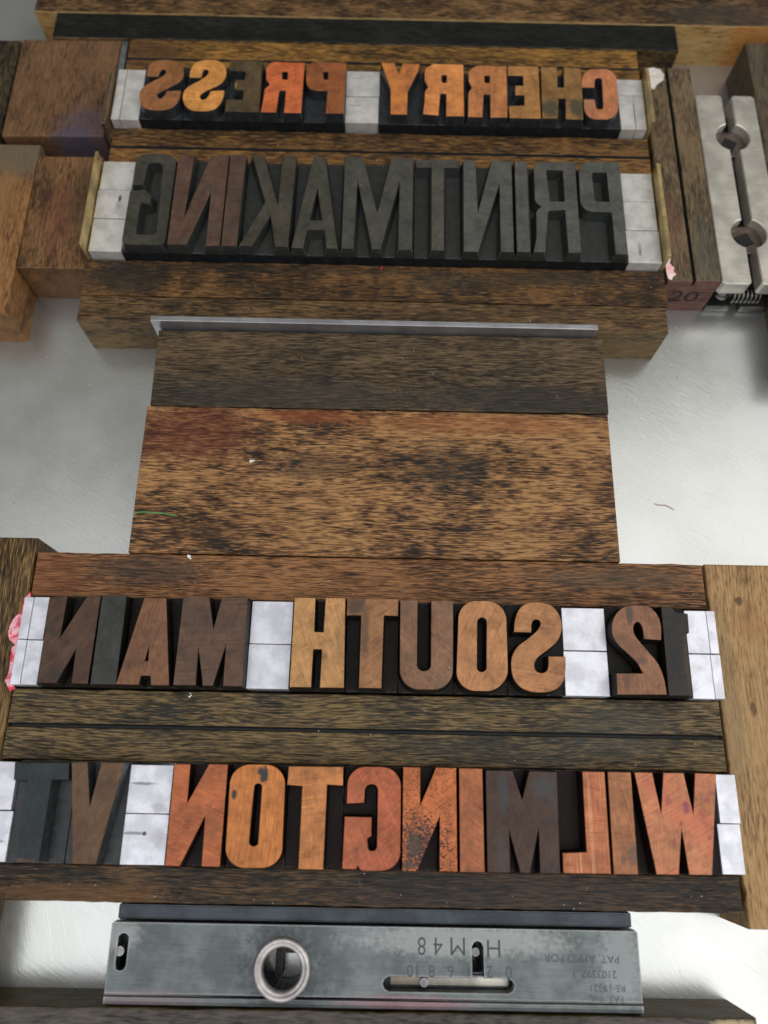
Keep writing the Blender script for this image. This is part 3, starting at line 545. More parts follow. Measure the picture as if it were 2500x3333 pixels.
(1,'H',"tan reversed letter H with greenish black feet in the top line",{'col': (158, 114, 60), 'dark': 0.35, 'spots': [(52.3, 206.6, 2.6, 3.6, (68, 68, 54), 0.9), (61.2, 207, 2.4, 4, (68, 68, 54), 0.9)]},(49.57,63.3,201.9,224.5),[(50.17,224.21),(55.54,224.11),(55.23,215.39),(57.43,215.36),(57.88,224.18),(63.56,223.85),(62.87,201.97),(57.18,202.04),(57.7,210.71),(55.33,210.73),(54.6,202.2),(49.62,202.16)],[]),
(1,'C',"salmon orange reversed letter C with a purple patch in the top line",{'col': (208, 128, 78), 'dark': 0.05, 'spots': [(65, 214, 2.6, 1.2, (96, 74, 92), 0.9), (72.3, 210.8, 2.6, 0.35, (140, 110, 84), 0.8), (65.5, 208.3, 2.2, 2.2, (150, 112, 84), 0.7)]},(63.5,76.3,201.9,224.5),[(63.24,215.62),(63.48,218.49),(63.59,219.25),(63.79,220.04),(64.08,220.81),(64.48,221.55),(64.95,222.22),(65.5,222.79),(66.1,223.24),(66.71,223.57),(67.32,223.76),(67.91,223.83),(71.38,223.93),(71.94,223.89),(72.51,223.74),(73.07,223.47),(73.59,223.08),(74.05,222.57),(74.43,221.96),(74.72,221.28),(74.92,220.55),(75.03,219.81),(75.05,219.07),(74.77,208.39),(74.72,207.67),(74.59,206.93),(74.37,206.18),(74.08,205.44),(73.7,204.73),(73.24,204.09),(72.73,203.52),(72.17,203.06),(71.59,202.7),(71.01,202.45),(70.43,202.3),(69.88,202.26),(67.03,202.24),(66.47,202.28),(65.91,202.44),(65.36,202.72),(64.85,203.13),(64.39,203.64),(64.02,204.26),(63.74,204.94),(63.55,205.67),(63.46,206.41),(63.46,207.14),(63.63,210.49),(67.16,210.5),(67.41,207.2),(67.53,206.78),(67.8,206.48),(68.14,206.39),(68.81,206.41),(69.16,206.5),(69.5,206.79),(69.73,207.22),(69.81,207.67),(70.2,218.76),(70.1,219.33),(69.79,219.75),(69.36,219.88),(68.65,219.86),(68.24,219.72),(67.9,219.3),(67.76,218.78),(67.53,215.64)],[]),
(2,'G',"tall black reversed letter G with a rounded outline, far left of the second line",{'col': (72, 70, 60), 'gr': 0.35, 'rough': 0.32, 'dark': 0.0},(-80.9,-66.59,149.7,184.9),[(-79.41,172.16),(-79.35,180.84),(-79.3,181.48),(-79.16,182.12),(-78.91,182.73),(-78.56,183.26),(-78.13,183.69),(-77.65,184.0),(-77.13,184.18),(-76.61,184.24),(-70.3,184.3),(-69.81,184.25),(-69.29,184.11),(-68.76,183.84),(-68.26,183.46),(-67.8,182.98),(-67.41,182.4),(-67.11,181.78),(-66.9,181.13),(-66.78,180.49),(-66.75,179.88),(-66.93,152.41),(-66.98,151.87),(-67.12,151.34),(-67.37,150.85),(-67.71,150.45),(-68.11,150.16),(-68.56,149.98),(-69.0,149.93),(-78.42,149.83),(-78.85,149.91),(-79.3,150.18),(-79.67,150.62),(-79.89,151.15),(-79.96,151.67),(-79.84,169.59),(-75.73,170.39),(-75.63,170.4),(-75.53,170.37),(-75.45,170.3),(-73.32,168.37),(-73.19,168.21),(-73.1,168.02),(-73.07,167.81),(-73.03,165.24),(-73.08,165.03),(-73.22,164.89),(-73.41,164.88),(-75.94,165.5),(-76.03,165.49),(-76.1,165.42),(-76.12,165.32),(-76.09,154.46),(-75.99,154.03),(-75.69,153.67),(-75.33,153.55),(-71.11,153.52),(-70.74,153.58),(-70.39,153.79),(-70.11,154.14),(-69.95,154.57),(-69.91,155.02),(-70.71,178.92),(-70.79,179.45),(-71.01,179.97),(-71.36,180.41),(-71.78,180.69),(-72.2,180.8),(-74.24,180.93),(-74.71,180.86),(-75.13,180.57),(-75.42,180.1),(-75.54,179.54),(-76.02,172.12)],[]),
(2,'N',"tall red-brown reversed letter N next to the G in the second line",{'col': (101, 75, 61), 'gr': 0.35, 'dark': 0.5, 'darkcol': (80, 78, 68), 'rough': 0.34},(-66.39,-50.26,149.7,184.9),[(-66.23,183.99),(-61.24,183.95),(-62.17,159.86),(-56.0,184.09),(-50.35,184.5),(-50.4,150.16),(-54.56,149.85),(-54.66,170.54),(-60.35,150.23),(-66.24,150.24)],[]),
(2,'I',"narrow red-brown reversed letter I in the second line",{'col': (92, 72, 60), 'gr': 0.35, 'rough': 0.32, 'dark': 0.3, 'darkcol': (84, 78, 72)},(-50.06,-44.81,149.7,184.9),[(-49.9,184.51),(-44.87,184.47),(-45.27,150.09),(-49.96,150.09)],[]),
(2,'K',"tall black reversed letter K in the second line",{'col': (77, 72, 60), 'gr': 0.35, 'rough': 0.32, 'dark': 0.3, 'darkcol': (86, 84, 76)},(-44.61,-28.99,149.7,184.9),[(-33.41,184.78),(-29.02,184.67),(-29.81,150.19),(-33.66,150.17),(-35.75,161.57),(-40.7,150.2),(-44.56,150.3),(-37.69,166.54),(-43.05,184.52),(-39.36,184.4),(-33.71,165.38)],[]),
(2,'A',"tall black reversed letter A in the second line",{'col': (79, 77, 67), 'gr': 0.35, 'rough': 0.32, 'dark': 0.0},(-28.79,-14.35,149.7,184.9),[(-23.7,184.51),(-20.02,184.61),(-14.8,150.04),(-18.21,149.96),(-19.0,156.71),(-24.3,156.58),(-25.23,149.78),(-28.75,149.9)],[[(-21.84,172.25),(-19.93,160.11),(-23.73,160.01)]]),
(2,'M',"tall black reversed letter M, widest in the second line",{'col': (82, 80, 72), 'gr': 0.35, 'rough': 0.32, 'dark': 0.1},(-14.15,8.18,149.7,184.9),[(-13.7,184.64),(-8.08,184.92),(-3.07,163.24),(1.06,184.81),(7.92,184.78),(7.59,150.08),(3.4,149.98),(3.79,176.36),(-1.79,150.09),(-4.41,150.02),(-9.51,176.01),(-10.0,150.04),(-13.69,150.07)],[]),
(2,'T',"tall black reversed letter T in the second line",{'col': (86, 84, 75), 'gr': 0.35, 'rough': 0.32, 'dark': 0.1},(8.38,22.73,149.7,184.9),[(8.73,184.22),(22.44,184.41),(22.29,181.42),(17.56,181.29),(17.25,150.04),(13.46,149.94),(13.64,181.28),(8.64,181.14)],[]),
(2,'N',"tall black reversed letter N between T and the narrow I in the second line",{'col': (92, 92, 86), 'gr': 0.35, 'rough': 0.32, 'dark': 0.1},(22.93,39.04,149.7,184.9),[(23.71,184.34),(27.48,184.44),(27.77,163.92),(32.74,184.48),(38.89,184.39),(38.42,150.0),(34.5,149.99),(34.93,175.88),(27.65,149.87),(23.23,149.76)],[]),
(2,'I',"narrow black reversed letter I beside the R in the second line",{'col': (94, 93, 87), 'gr': 0.35, 'rough': 0.32, 'dark': 0.1},(39.24,43.99,149.7,184.9),[(39.92,184.41),(43.81,184.36),(43.43,150.12),(39.4,150.12)],[]),
(2,'R',"tall black reversed letter R in the second line",{'col': (94, 93, 87), 'gr': 0.35, 'rough': 0.32, 'dark': 0.1},(44.19,59.28,149.7,184.9),[(59.01,183.86),(58.94,184.21),(58.73,184.47),(58.45,184.56),(48.72,184.48),(48.22,184.4),(47.73,184.16),(47.29,183.79),(46.49,182.92),(46.17,182.45),(45.95,181.89),(45.87,181.31),(45.66,170.07),(45.73,169.38),(45.96,168.75),(46.33,168.24),(47.38,167.19),(47.43,167.08),(47.43,166.93),(47.36,166.82),(46.45,165.87),(46.14,165.44),(45.92,164.91),(45.84,164.35),(45.52,155.35),(45.51,155.2),(45.49,155.06),(45.46,154.91),(44.37,150.15),(47.9,150.19),(49.51,164.72),(49.65,165.17),(49.95,165.51),(50.32,165.65),(54.64,165.96),(54.73,165.94),(54.81,165.86),(54.83,165.74),(54.95,150.18),(58.79,150.18)],[[(49.67,180.43),(49.74,180.86),(50.01,181.21),(50.34,181.32),(54.75,181.23),(54.89,181.18),(55.0,181.04),(55.04,180.86),(54.93,169.3),(54.9,169.17),(54.82,169.06),(54.71,169.03),(50.73,169.06),(50.55,169.11),(50.42,169.26),(50.36,169.47)]]),
(2,'P',"tall black reversed letter P at the right end of the second line",{'col': (94, 94, 88), 'gr': 0.35, 'rough': 0.32, 'dark': 0.1},(59.48,74.3,149.7,184.9),[(73.2,184.33),(73.16,184.56),(73.02,184.73),(72.84,184.79),(63.46,184.85),(62.87,184.76),(62.3,184.48),(61.79,184.04),(60.68,182.79),(60.36,182.32),(60.14,181.77),(60.06,181.19),(59.74,170.16),(59.77,169.4),(59.9,168.63),(60.14,167.89),(60.5,167.21),(60.95,166.62),(61.49,166.15),(62.08,165.82),(62.69,165.62),(63.3,165.55),(69.21,165.47),(69.16,150.06),(72.8,150.01)],[[(64.1,179.85),(64.18,180.26),(64.44,180.6),(64.77,180.72),(68.49,180.82),(68.64,180.78),(68.75,180.64),(68.79,180.46),(68.83,169.67),(68.8,169.53),(68.71,169.42),(68.61,169.39),(64.81,169.41),(64.55,169.5),(64.35,169.74),(64.28,170.06)]]),
(3,'N',"dark brown reversed letter N at the left end of the third line",{'col': (92, 66, 50), 'dark': 0.75, 'darkcol': (54, 50, 44)},(-85.62,-71.2,19.7,42.8),[(-84.23,41.47),(-79.76,41.86),(-79.98,31.14),(-74.67,41.96),(-71.29,42.11),(-71.52,19.99),(-75.46,20.03),(-75.61,28.45),(-79.24,20.03),(-83.9,20.01)],[]),
(3,'I',"charcoal reversed letter I beside the dark N in the third line",{'col': (66, 66, 62), 'dark': 0.1, 'grain': 'N'},(-71.0,-64.66,19.7,42.8),[(-70.91,42.11),(-64.69,42.24),(-64.59,19.94),(-70.85,19.9)],[]),
(3,'A',"red-brown reversed letter A with a tiny slit in the third line",{'col': (140, 94, 64), 'dark': 0.4, 'darkcol': (86, 66, 60)},(-64.46,-51.08,19.7,42.8),[(-60.09,41.75),(-54.54,41.78),(-51.49,20.01),(-55.92,19.93),(-56.29,22.18),(-58.67,22.21),(-58.95,19.98),(-64.53,20.02)],[[(-57.35,30.28),(-57.27,25.79),(-58.19,25.85)]]),
(3,'M',"dark brown reversed letter M left of the white metal gap in the third line",{'col': (108, 80, 62), 'dark': 0.55, 'darkcol': (74, 62, 56)},(-50.88,-33.25,19.7,42.8),[(-50.21,42.33),(-43.62,42.34),(-41.82,34.12),(-40.29,42.33),(-33.78,42.34),(-33.45,20.09),(-38.19,20.08),(-38.18,30.83),(-40.74,20.1),(-43.18,20.09),(-45.17,30.14),(-44.94,20.13),(-50.48,20.1)],[]),
(3,'H',"tan reversed letter H right of the white metal gap in the third line",{'col': (206, 150, 88), 'dark': 0.06, 'grain': 'D', 'spots': [(-13.3, 27.6, 0.7, 0.7, (120, 88, 56), 0.6)]},(-22.35,-8.48,19.7,42.8),[(-21.79,42.62),(-16.48,42.61),(-16.37,33.86),(-14.02,33.83),(-13.83,42.66),(-8.83,42.68),(-8.43,20.2),(-14.34,20.16),(-14.2,29.55),(-16.43,29.5),(-16.53,20.19),(-21.82,20.13)],[]),
(3,'T',"brown reversed letter T with a dark left shoulder in the third line",{'col': (176, 122, 76), 'dark': 0.25, 'grain': 'D', 'darkcol': (110, 84, 64), 'spots': [(-6.3, 40.6, 2.4, 2.4, (84, 66, 54), 0.95), (-3.6, 34, 1.1, 7, (96, 76, 62), 0.85)]},(-8.28,4.9,19.7,42.8),[(-8.33,42.57),(4.75,42.72),(4.73,38.35),(1.11,38.39),(0.81,20.26),(-4.74,20.27),(-4.61,38.32),(-8.3,38.28)],[]),
(3,'U',"dull brown reversed letter U in the third line",{'col': (150, 108, 78), 'dark': 0.6, 'darkcol': (104, 84, 70)},(5.1,19.01,19.7,42.8),[(5.25,42.46),(9.69,42.47),(9.57,26.23),(9.64,25.74),(9.88,25.27),(10.27,24.89),(10.75,24.67),(11.23,24.6),(11.41,24.61),(11.9,24.69),(12.37,24.93),(12.76,25.31),(13.0,25.79),(13.07,26.27),(13.21,42.42),(18.79,42.53),(18.53,24.95),(18.48,24.38),(18.36,23.79),(18.16,23.2),(17.88,22.63),(17.51,22.09),(17.07,21.59),(16.57,21.16),(16.02,20.81),(15.44,20.53),(14.85,20.34),(14.25,20.22),(13.68,20.18),(10.11,20.15),(9.54,20.18),(8.95,20.28),(8.37,20.45),(7.79,20.72),(7.25,21.06),(6.76,21.47),(6.33,21.95),(5.97,22.48),(5.69,23.04),(5.5,23.62),(5.39,24.2),(5.35,24.77)],[]),
(3,'O',"orange-tan reversed letter O in the third line",{'col': (202, 138, 84), 'dark': 0.12, 'darkcol': (140, 96, 66)},(19.21,32.57,19.7,42.8),[(20.08,38.13),(20.15,38.72),(20.31,39.34),(20.55,39.95),(20.89,40.54),(21.32,41.08),(21.82,41.56),(22.38,41.96),(22.98,42.27),(23.6,42.49),(24.22,42.61),(24.82,42.65),(27.61,42.63),(28.19,42.59),(28.77,42.48),(29.35,42.29),(29.92,42.02),(30.44,41.67),(30.92,41.24),(31.34,40.76),(31.68,40.22),(31.94,39.65),(32.12,39.07),(32.23,38.48),(32.26,37.91),(32.24,25.74),(32.21,25.2),(32.12,24.65),(31.98,24.08),(31.76,23.52),(31.48,22.96),(31.14,22.44),(30.73,21.94),(30.27,21.49),(29.77,21.1),(29.24,20.77),(28.68,20.5),(28.11,20.29),(27.54,20.15),(26.98,20.07),(26.44,20.04),(24.0,20.05),(23.42,20.09),(22.84,20.2),(22.25,20.39),(21.68,20.66),(21.15,21.02),(20.67,21.45),(20.26,21.95),(19.92,22.49),(19.67,23.07),(19.51,23.66),(19.43,24.25),(19.42,24.82)],[[(24.81,37.15),(24.91,37.58),(25.18,37.98),(25.58,38.25),(26.01,38.34),(26.12,38.34),(26.55,38.27),(26.94,38.01),(27.19,37.62),(27.26,37.18),(26.9,25.78),(26.81,25.36),(26.54,24.98),(26.14,24.73),(25.72,24.66),(25.58,24.66),(25.18,24.74),(24.81,24.99),(24.57,25.36),(24.5,25.77)]]),
(3,'S',"tan reversed letter S with diagonal scratches in the third line",{'col': (198, 134, 80), 'dark': 0.08, 'grain': 'D'},(32.77,47.2,19.7,42.8),[(34.1,34.83),(34.17,35.54),(34.22,36.25),(34.3,36.96),(34.43,37.67),(34.64,38.41),(34.89,39.18),(35.19,39.91),(35.57,40.55),(36.02,41.09),(36.55,41.56),(37.12,41.95),(37.72,42.24),(38.34,42.44),(39.0,42.54),(39.69,42.58),(40.39,42.57),(41.15,42.53),(41.94,42.45),(42.71,42.29),(43.4,42.05),(44.0,41.69),(44.53,41.24),(44.99,40.72),(45.38,40.17),(45.71,39.55),(45.96,38.88),(46.14,38.19),(46.25,37.52),(46.3,36.89),(46.28,36.28),(46.19,35.67),(46.04,35.06),(45.82,34.44),(45.54,33.81),(45.19,33.19),(44.77,32.6),(44.26,32.04),(43.66,31.51),(43.03,31.0),(42.42,30.51),(41.81,30.05),(41.19,29.62),(40.6,29.21),(40.11,28.81),(39.72,28.42),(39.41,28.06),(39.18,27.69),(39.0,27.32),(38.88,26.9),(38.83,26.46),(38.84,26.03),(38.92,25.67),(39.09,25.37),(39.33,25.12),(39.62,24.92),(39.91,24.78),(40.22,24.7),(40.56,24.67),(40.89,24.7),(41.2,24.8),(41.5,24.96),(41.8,25.18),(42.06,25.48),(42.26,25.92),(42.38,26.52),(42.44,27.27),(42.47,28.07),(42.52,28.85),(46.79,28.86),(46.76,28.04),(46.73,27.21),(46.68,26.4),(46.6,25.63),(46.48,24.89),(46.33,24.18),(46.14,23.51),(45.88,22.9),(45.57,22.36),(45.21,21.87),(44.79,21.44),(44.31,21.07),(43.79,20.75),(43.23,20.49),(42.6,20.28),(41.88,20.13),(41.04,20.03),(40.08,19.98),(39.11,19.98),(38.22,20.06),(37.42,20.22),(36.66,20.44),(35.96,20.73),(35.34,21.08),(34.79,21.52),(34.32,22.03),(33.91,22.6),(33.59,23.21),(33.35,23.89),(33.2,24.63),(33.11,25.39),(33.07,26.11),(33.07,26.78),(33.13,27.42),(33.24,28.05),(33.42,28.68),(33.67,29.31),(33.99,29.94),(34.37,30.54),(34.82,31.11),(35.37,31.62),(36.01,32.1),(36.68,32.55),(37.32,33.02),(37.94,33.5),(38.57,33.99),(39.15,34.47),(39.65,34.94),(40.07,35.39),(40.41,35.85),(40.68,36.27),(40.86,36.66),(40.95,37.0),(40.94,37.31),(40.86,37.58),(40.73,37.79),(40.52,37.97),(40.22,38.1),(39.9,38.17),(39.62,38.15),(39.36,38.03),(39.11,37.84),(38.88,37.56),(38.71,37.18),(38.6,36.69),(38.54,36.08),(38.5,35.43),(38.45,34.8)],[]),
(3,'2',"brown reversed numeral 2 with dark smears near the right of the third line",{'col': (164, 112, 78), 'dark': 0.4, 'darkcol': (104, 78, 66), 'spots': [(63.7, 39.8, 1.0, 2.6, (72, 66, 62), 0.8), (61.8, 23.2, 0.6, 3.2, (96, 74, 60), 0.7), (65.6, 28.2, 1.6, 1.0, (96, 74, 62), 0.7)]},(58.54,71.56,19.7,42.8),[(71.21,33.48),(71.32,34.33),(71.44,35.2),(71.53,36.05),(71.55,36.87),(71.49,37.68),(71.38,38.47),(71.19,39.22),(70.91,39.9),(70.51,40.53),(70.02,41.1),(69.45,41.6),(68.83,41.97),(68.15,42.19),(67.39,42.29),(66.6,42.31),(65.82,42.29),(65.04,42.27),(64.24,42.2),(63.46,42.07),(62.75,41.85),(62.11,41.52),(61.52,41.11),(60.99,40.62),(60.51,40.08),(60.08,39.48),(59.7,38.81),(59.39,38.11),(59.16,37.39),(59.03,36.64),(58.98,35.85),(59.01,35.08),(59.11,34.37),(59.29,33.76),(59.53,33.21),(59.85,32.69),(60.24,32.15),(60.73,31.6),(61.31,31.06),(61.91,30.51),(62.48,29.97),(63.02,29.44),(63.55,28.92),(64.06,28.38),(64.52,27.8),(64.92,27.16),(65.27,26.47),(65.6,25.77),(65.94,25.09),(59.28,24.96),(59.05,19.81),(71.32,20.03),(71.26,21.0),(71.2,21.98),(71.12,22.96),(70.98,23.91),(70.78,24.85),(70.54,25.78),(70.24,26.68),(69.87,27.53),(69.41,28.32),(68.86,29.05),(68.28,29.75),(67.74,30.44),(67.21,31.12),(66.67,31.79),(66.17,32.42),(65.74,33.0),(65.36,33.51),(65.04,33.97),(64.78,34.4),(64.59,34.85),(64.47,35.34),(64.42,35.84),(64.44,36.32),(64.49,36.74),(64.62,37.1),(64.8,37.43),(65.02,37.7),(65.24,37.89),(65.47,37.99),(65.71,38.02),(65.96,37.97),(66.18,37.83),(66.36,37.6),(66.54,37.28),(66.68,36.88),(66.8,36.4),(66.86,35.81),(66.89,35.13),(66.9,34.4),(66.92,33.7)],[]),
(3,'1',"charcoal black reversed numeral 1 at the right of the third line",{'col': (56, 52, 48), 'dark': 0.1, 'spots': [(77.2, 27, 0.7, 7, (90, 66, 50), 0.4)]},(71.76,79.2,19.7,42.8),[(72.07,42.11),(74.73,42.08),(75.38,41.02),(75.5,40.87),(75.66,40.77),(75.85,40.71),(78.71,40.32),(78.56,35.57),(77.68,35.48),(77.52,19.83),(71.77,19.79)],[]),
(4,'T',"slate grey reversed letter T at the far left of the bottom line",{'col': (48, 58, 60), 'dark': 0.05, 'spots': [(-83, -20.4, 5, 0.8, (120, 80, 50), 0.7)]},(-86.4,-72.86,-20.95,1.95),[(-86.11,1.35),(-73.27,1.47),(-72.87,-2.35),(-76.78,-2.38),(-77.0,-20.26),(-82.09,-20.19),(-82.43,-2.68),(-85.69,-2.64)],[]),
(4,'V',"olive brown reversed letter V in the bottom line",{'col': (114, 84, 58), 'dark': 0.3, 'darkcol': (88, 68, 50)},(-72.66,-59.69,-20.95,1.95),[(-72.65,1.59),(-68.9,1.75),(-66.96,-8.2),(-65.55,1.71),(-60.15,1.71),(-63.85,-20.5),(-69.18,-20.44)],[]),
(4,'N',"red-brown reversed letter N right of the marked metal spaces in the bottom line",{'col': (198, 106, 54), 'dark': 0.45, 'grain': 'X', 'darkcol': (130, 84, 58)},(-49.08,-35.15,-20.95,1.95),[(-48.15,1.68),(-44.37,1.65),(-44.29,-7.16),(-39.9,1.8),(-35.45,1.74),(-35.45,-20.49),(-39.62,-20.5),(-39.78,-9.68),(-44.63,-20.52),(-47.99,-20.49)],[]),
(4,'O',"bright orange reversed letter O with a grey blot in the bottom line",{'col': (222, 132, 52), 'dark': 0.04, 'spots': [(-26.6, -0.6, 1.0, 1.9, (56, 58, 56), 1.0), (-27.4, 0.4, 0.8, 1.0, (56, 58, 56), 1.0), (-33.4, -4.9, 0.6, 1.1, (64, 60, 54), 1.0)]},(-34.95,-21.31,-20.95,1.95),[(-34.65,-2.59),(-34.63,-2.09),(-34.54,-1.58),(-34.4,-1.08),(-34.18,-0.58),(-33.89,-0.1),(-33.54,0.34),(-33.13,0.74),(-32.67,1.08),(-32.17,1.36),(-31.64,1.58),(-31.1,1.73),(-30.56,1.82),(-30.03,1.86),(-26.39,1.88),(-25.87,1.86),(-25.33,1.78),(-24.79,1.63),(-24.25,1.41),(-23.73,1.13),(-23.25,0.78),(-22.82,0.38),(-22.44,-0.07),(-22.13,-0.55),(-21.89,-1.05),(-21.72,-1.56),(-21.62,-2.06),(-21.59,-2.55),(-21.4,-16.33),(-21.42,-16.81),(-21.5,-17.29),(-21.65,-17.78),(-21.86,-18.25),(-22.14,-18.71),(-22.48,-19.13),(-22.88,-19.51),(-23.33,-19.83),(-23.82,-20.1),(-24.33,-20.31),(-24.85,-20.46),(-25.37,-20.55),(-25.88,-20.58),(-29.68,-20.65),(-30.19,-20.63),(-30.72,-20.55),(-31.25,-20.42),(-31.78,-20.21),(-32.3,-19.94),(-32.78,-19.61),(-33.21,-19.23),(-33.59,-18.8),(-33.9,-18.34),(-34.14,-17.85),(-34.31,-17.37),(-34.41,-16.88),(-34.44,-16.41)],[[(-28.86,-3.16),(-28.78,-2.85),(-28.58,-2.56),(-28.26,-2.39),(-27.92,-2.34),(-27.85,-2.34),(-27.51,-2.41),(-27.2,-2.61),(-27.0,-2.91),(-26.94,-3.23),(-27.0,-15.19),(-27.08,-15.54),(-27.31,-15.85),(-27.66,-16.04),(-28.04,-16.09),(-28.16,-16.08),(-28.54,-15.99),(-28.89,-15.76),(-29.12,-15.42),(-29.18,-15.07)]]),
(4,'T',"light orange reversed letter T next to the O in the bottom line",{'col': (214, 134, 66), 'dark': 0.04, 'gr': 1.5},(-21.11,-7.76,-20.95,1.95),[(-20.92,1.6),(-7.93,1.69),(-7.89,-2.5),(-11.65,-2.34),(-11.76,-20.66),(-17.43,-20.69),(-17.45,-2.77),(-21.03,-2.57)],[]),
(4,'G',"red-brown reversed letter G with fine scratches in the bottom line",{'col': (202, 104, 60), 'dark': 0.3, 'grain': 'D', 'gr': 1.6, 'darkcol': (140, 92, 68)},(-7.56,6.01,-20.95,1.95),[(-6.81,-6.45),(-6.8,-2.25),(-6.77,-1.76),(-6.67,-1.25),(-6.5,-0.75),(-6.25,-0.25),(-5.93,0.22),(-5.53,0.64),(-5.08,1.02),(-4.59,1.32),(-4.06,1.56),(-3.52,1.73),(-2.98,1.82),(-2.45,1.85),(1.3,1.86),(1.85,1.83),(2.42,1.73),(2.98,1.56),(3.53,1.31),(4.06,0.99),(4.53,0.6),(4.94,0.16),(5.28,-0.33),(5.54,-0.85),(5.73,-1.38),(5.83,-1.91),(5.86,-2.43),(5.88,-16.65),(5.85,-17.14),(5.75,-17.64),(5.58,-18.14),(5.33,-18.63),(5.0,-19.09),(4.61,-19.51),(4.16,-19.87),(3.66,-20.18),(3.14,-20.41),(2.6,-20.58),(2.06,-20.68),(1.54,-20.72),(-2.55,-20.79),(-2.91,-20.73),(-3.24,-20.56),(-3.47,-20.3),(-3.81,-19.72),(-4.3,-20.5),(-7.42,-20.49),(-7.2,-9.34),(-0.89,-9.36),(-0.87,-13.4),(-1.67,-13.84),(-1.74,-13.9),(-1.79,-13.98),(-1.8,-14.08),(-1.64,-15.86),(-1.51,-16.22),(-1.2,-16.49),(-0.81,-16.59),(-0.51,-16.6),(-0.15,-16.54),(0.18,-16.35),(0.4,-16.05),(0.47,-15.72),(0.46,-3.4),(0.39,-3.0),(0.18,-2.61),(-0.16,-2.3),(-0.58,-2.11),(-1.01,-2.05),(-1.13,-2.05),(-1.57,-2.12),(-2.0,-2.32),(-2.35,-2.65),(-2.58,-3.04),(-2.66,-3.46),(-2.77,-6.22)],[]),
(4,'N',"orange reversed letter N with black ink residue in the bottom line",{'col': (222, 120, 52), 'dark': 0.03, 'speck': 0.16, 'speckbox': (10.5, -15.5, 8, 9), 'spots': [(9.0, -15.2, 1.7, 2.8, (78, 66, 56), 0.8), (8.0, -19.4, 1.3, 0.9, (78, 66, 56), 0.8), (16.8, -14.6, 0.25, 2.0, (96, 60, 44), 0.7), (17.4, -19, 0.3, 1.2, (90, 56, 44), 0.6)]},(6.21,19.23,-20.95,1.95),[(6.39,1.91),(10.46,1.91),(10.44,-6.71),(14.24,1.95),(19.02,1.93),(19.0,-20.61),(14.92,-20.59),(15.06,-8.74),(9.72,-20.67),(6.33,-20.64)],[]),
(4,'I',"plain brown-orange reversed letter I beside the inky N in the bottom line",{'col': (188, 108, 62), 'dark': 0.3, 'darkcol': (130, 88, 60)},(19.43,25.51,-20.95,1.95),[(19.73,1.88),(25.28,1.87),(25.28,-20.67),(19.64,-20.67)],[]),
(4,'M',"darkest brown reversed letter M in the bottom line",{'col': (84, 60, 48), 'dark': 0.4, 'darkcol': (64, 62, 62), 'grain': 'D', 'spots': [(30, -3, 1.2, 5.5, (62, 64, 64), 0.8), (39.6, -2, 3.0, 2.4, (66, 68, 70), 0.7), (29.4, -17, 1.1, 5, (70, 66, 62), 0.6)]},(25.71,43.11,-20.95,1.95),[(26.08,1.52),(32.54,1.53),(34.53,-4.95),(36.49,1.6),(43.07,1.46),(42.63,-20.53),(38.04,-20.67),(38.27,-10.56),(35.69,-20.64),(33.53,-20.61),(31.22,-11.19),(31.18,-20.62),(25.94,-20.64)],[]),
(4,'L',"orange reversed letter L with pale vertical streaks in the bottom line",{'col': (212, 122, 72), 'dark': 0.03, 'streak': 0.4, 'gr': 1.4},(43.31,54.62,-20.95,1.95),[(49.17,1.64),(54.48,1.66),(54.31,-20.5),(43.36,-20.52),(43.42,-16.31),(49.01,-16.05)],[]),
(4,'I',"brown reversed letter I between L and W in the bottom line",{'col': (186, 118, 72), 'dark': 0.35, 'grain': 'X', 'darkcol': (122, 84, 58), 'spots': [(59.6, -16.6, 1.3, 2.6, (86, 78, 72), 0.6), (57.3, -17.4, 0.7, 1.2, (110, 78, 62), 0.7)]},(54.82,61.1,-20.95,1.95),[(55.23,1.68),(60.76,1.67),(60.56,-20.56),(54.95,-20.55)],[]),
(4,'W',"salmon reversed letter W with purple spots at the right of the bottom line",{'col': (214, 136, 88), 'dark': 0.0, 'tint': (204, 112, 84), 'tintamt': 0.5, 'spots': [(69.0, -4.7, 0.8, 1.1, (150, 80, 80), 0.6), (73.1, -6.0, 0.8, 1.5, (128, 66, 84), 0.75), (71.6, -9.5, 0.5, 0.6, (140, 72, 72), 0.7), (78.0, -4.2, 0.8, 0.6, (150, 76, 80), 0.55), (76.9, -7.2, 0.9, 1.1, (160, 84, 80), 0.5), (77.9, -12.4, 0.5, 0.7, (150, 80, 72), 0.65), (69.7, -13.8, 0.5, 0.9, (160, 84, 78), 0.55), (79.4, -2.8, 0.9, 0.6, (150, 76, 80), 0.5), (70.3, -11.2, 0.6, 0.8, (164, 88, 80), 0.4), (73.1, -14.2, 0.5, 1.1, (170, 92, 80), 0.4), (66.5, -7.2, 0.9, 0.9, (160, 84, 80), 0.4), (66.9, -17.6, 0.5, 0.7, (170, 92, 80), 0.4)]},(61.3,81.9,-20.95,1.95),[(61.63,1.68),(65.85,1.69),(67.08,-7.85),(68.56,1.7),(73.38,1.71),(74.66,-7.89),(76.14,1.76),(81.21,1.67),(77.55,-20.35),(72.33,-20.37),(71.64,-10.17),(69.87,-20.41),(64.8,-20.42)],[]),
]

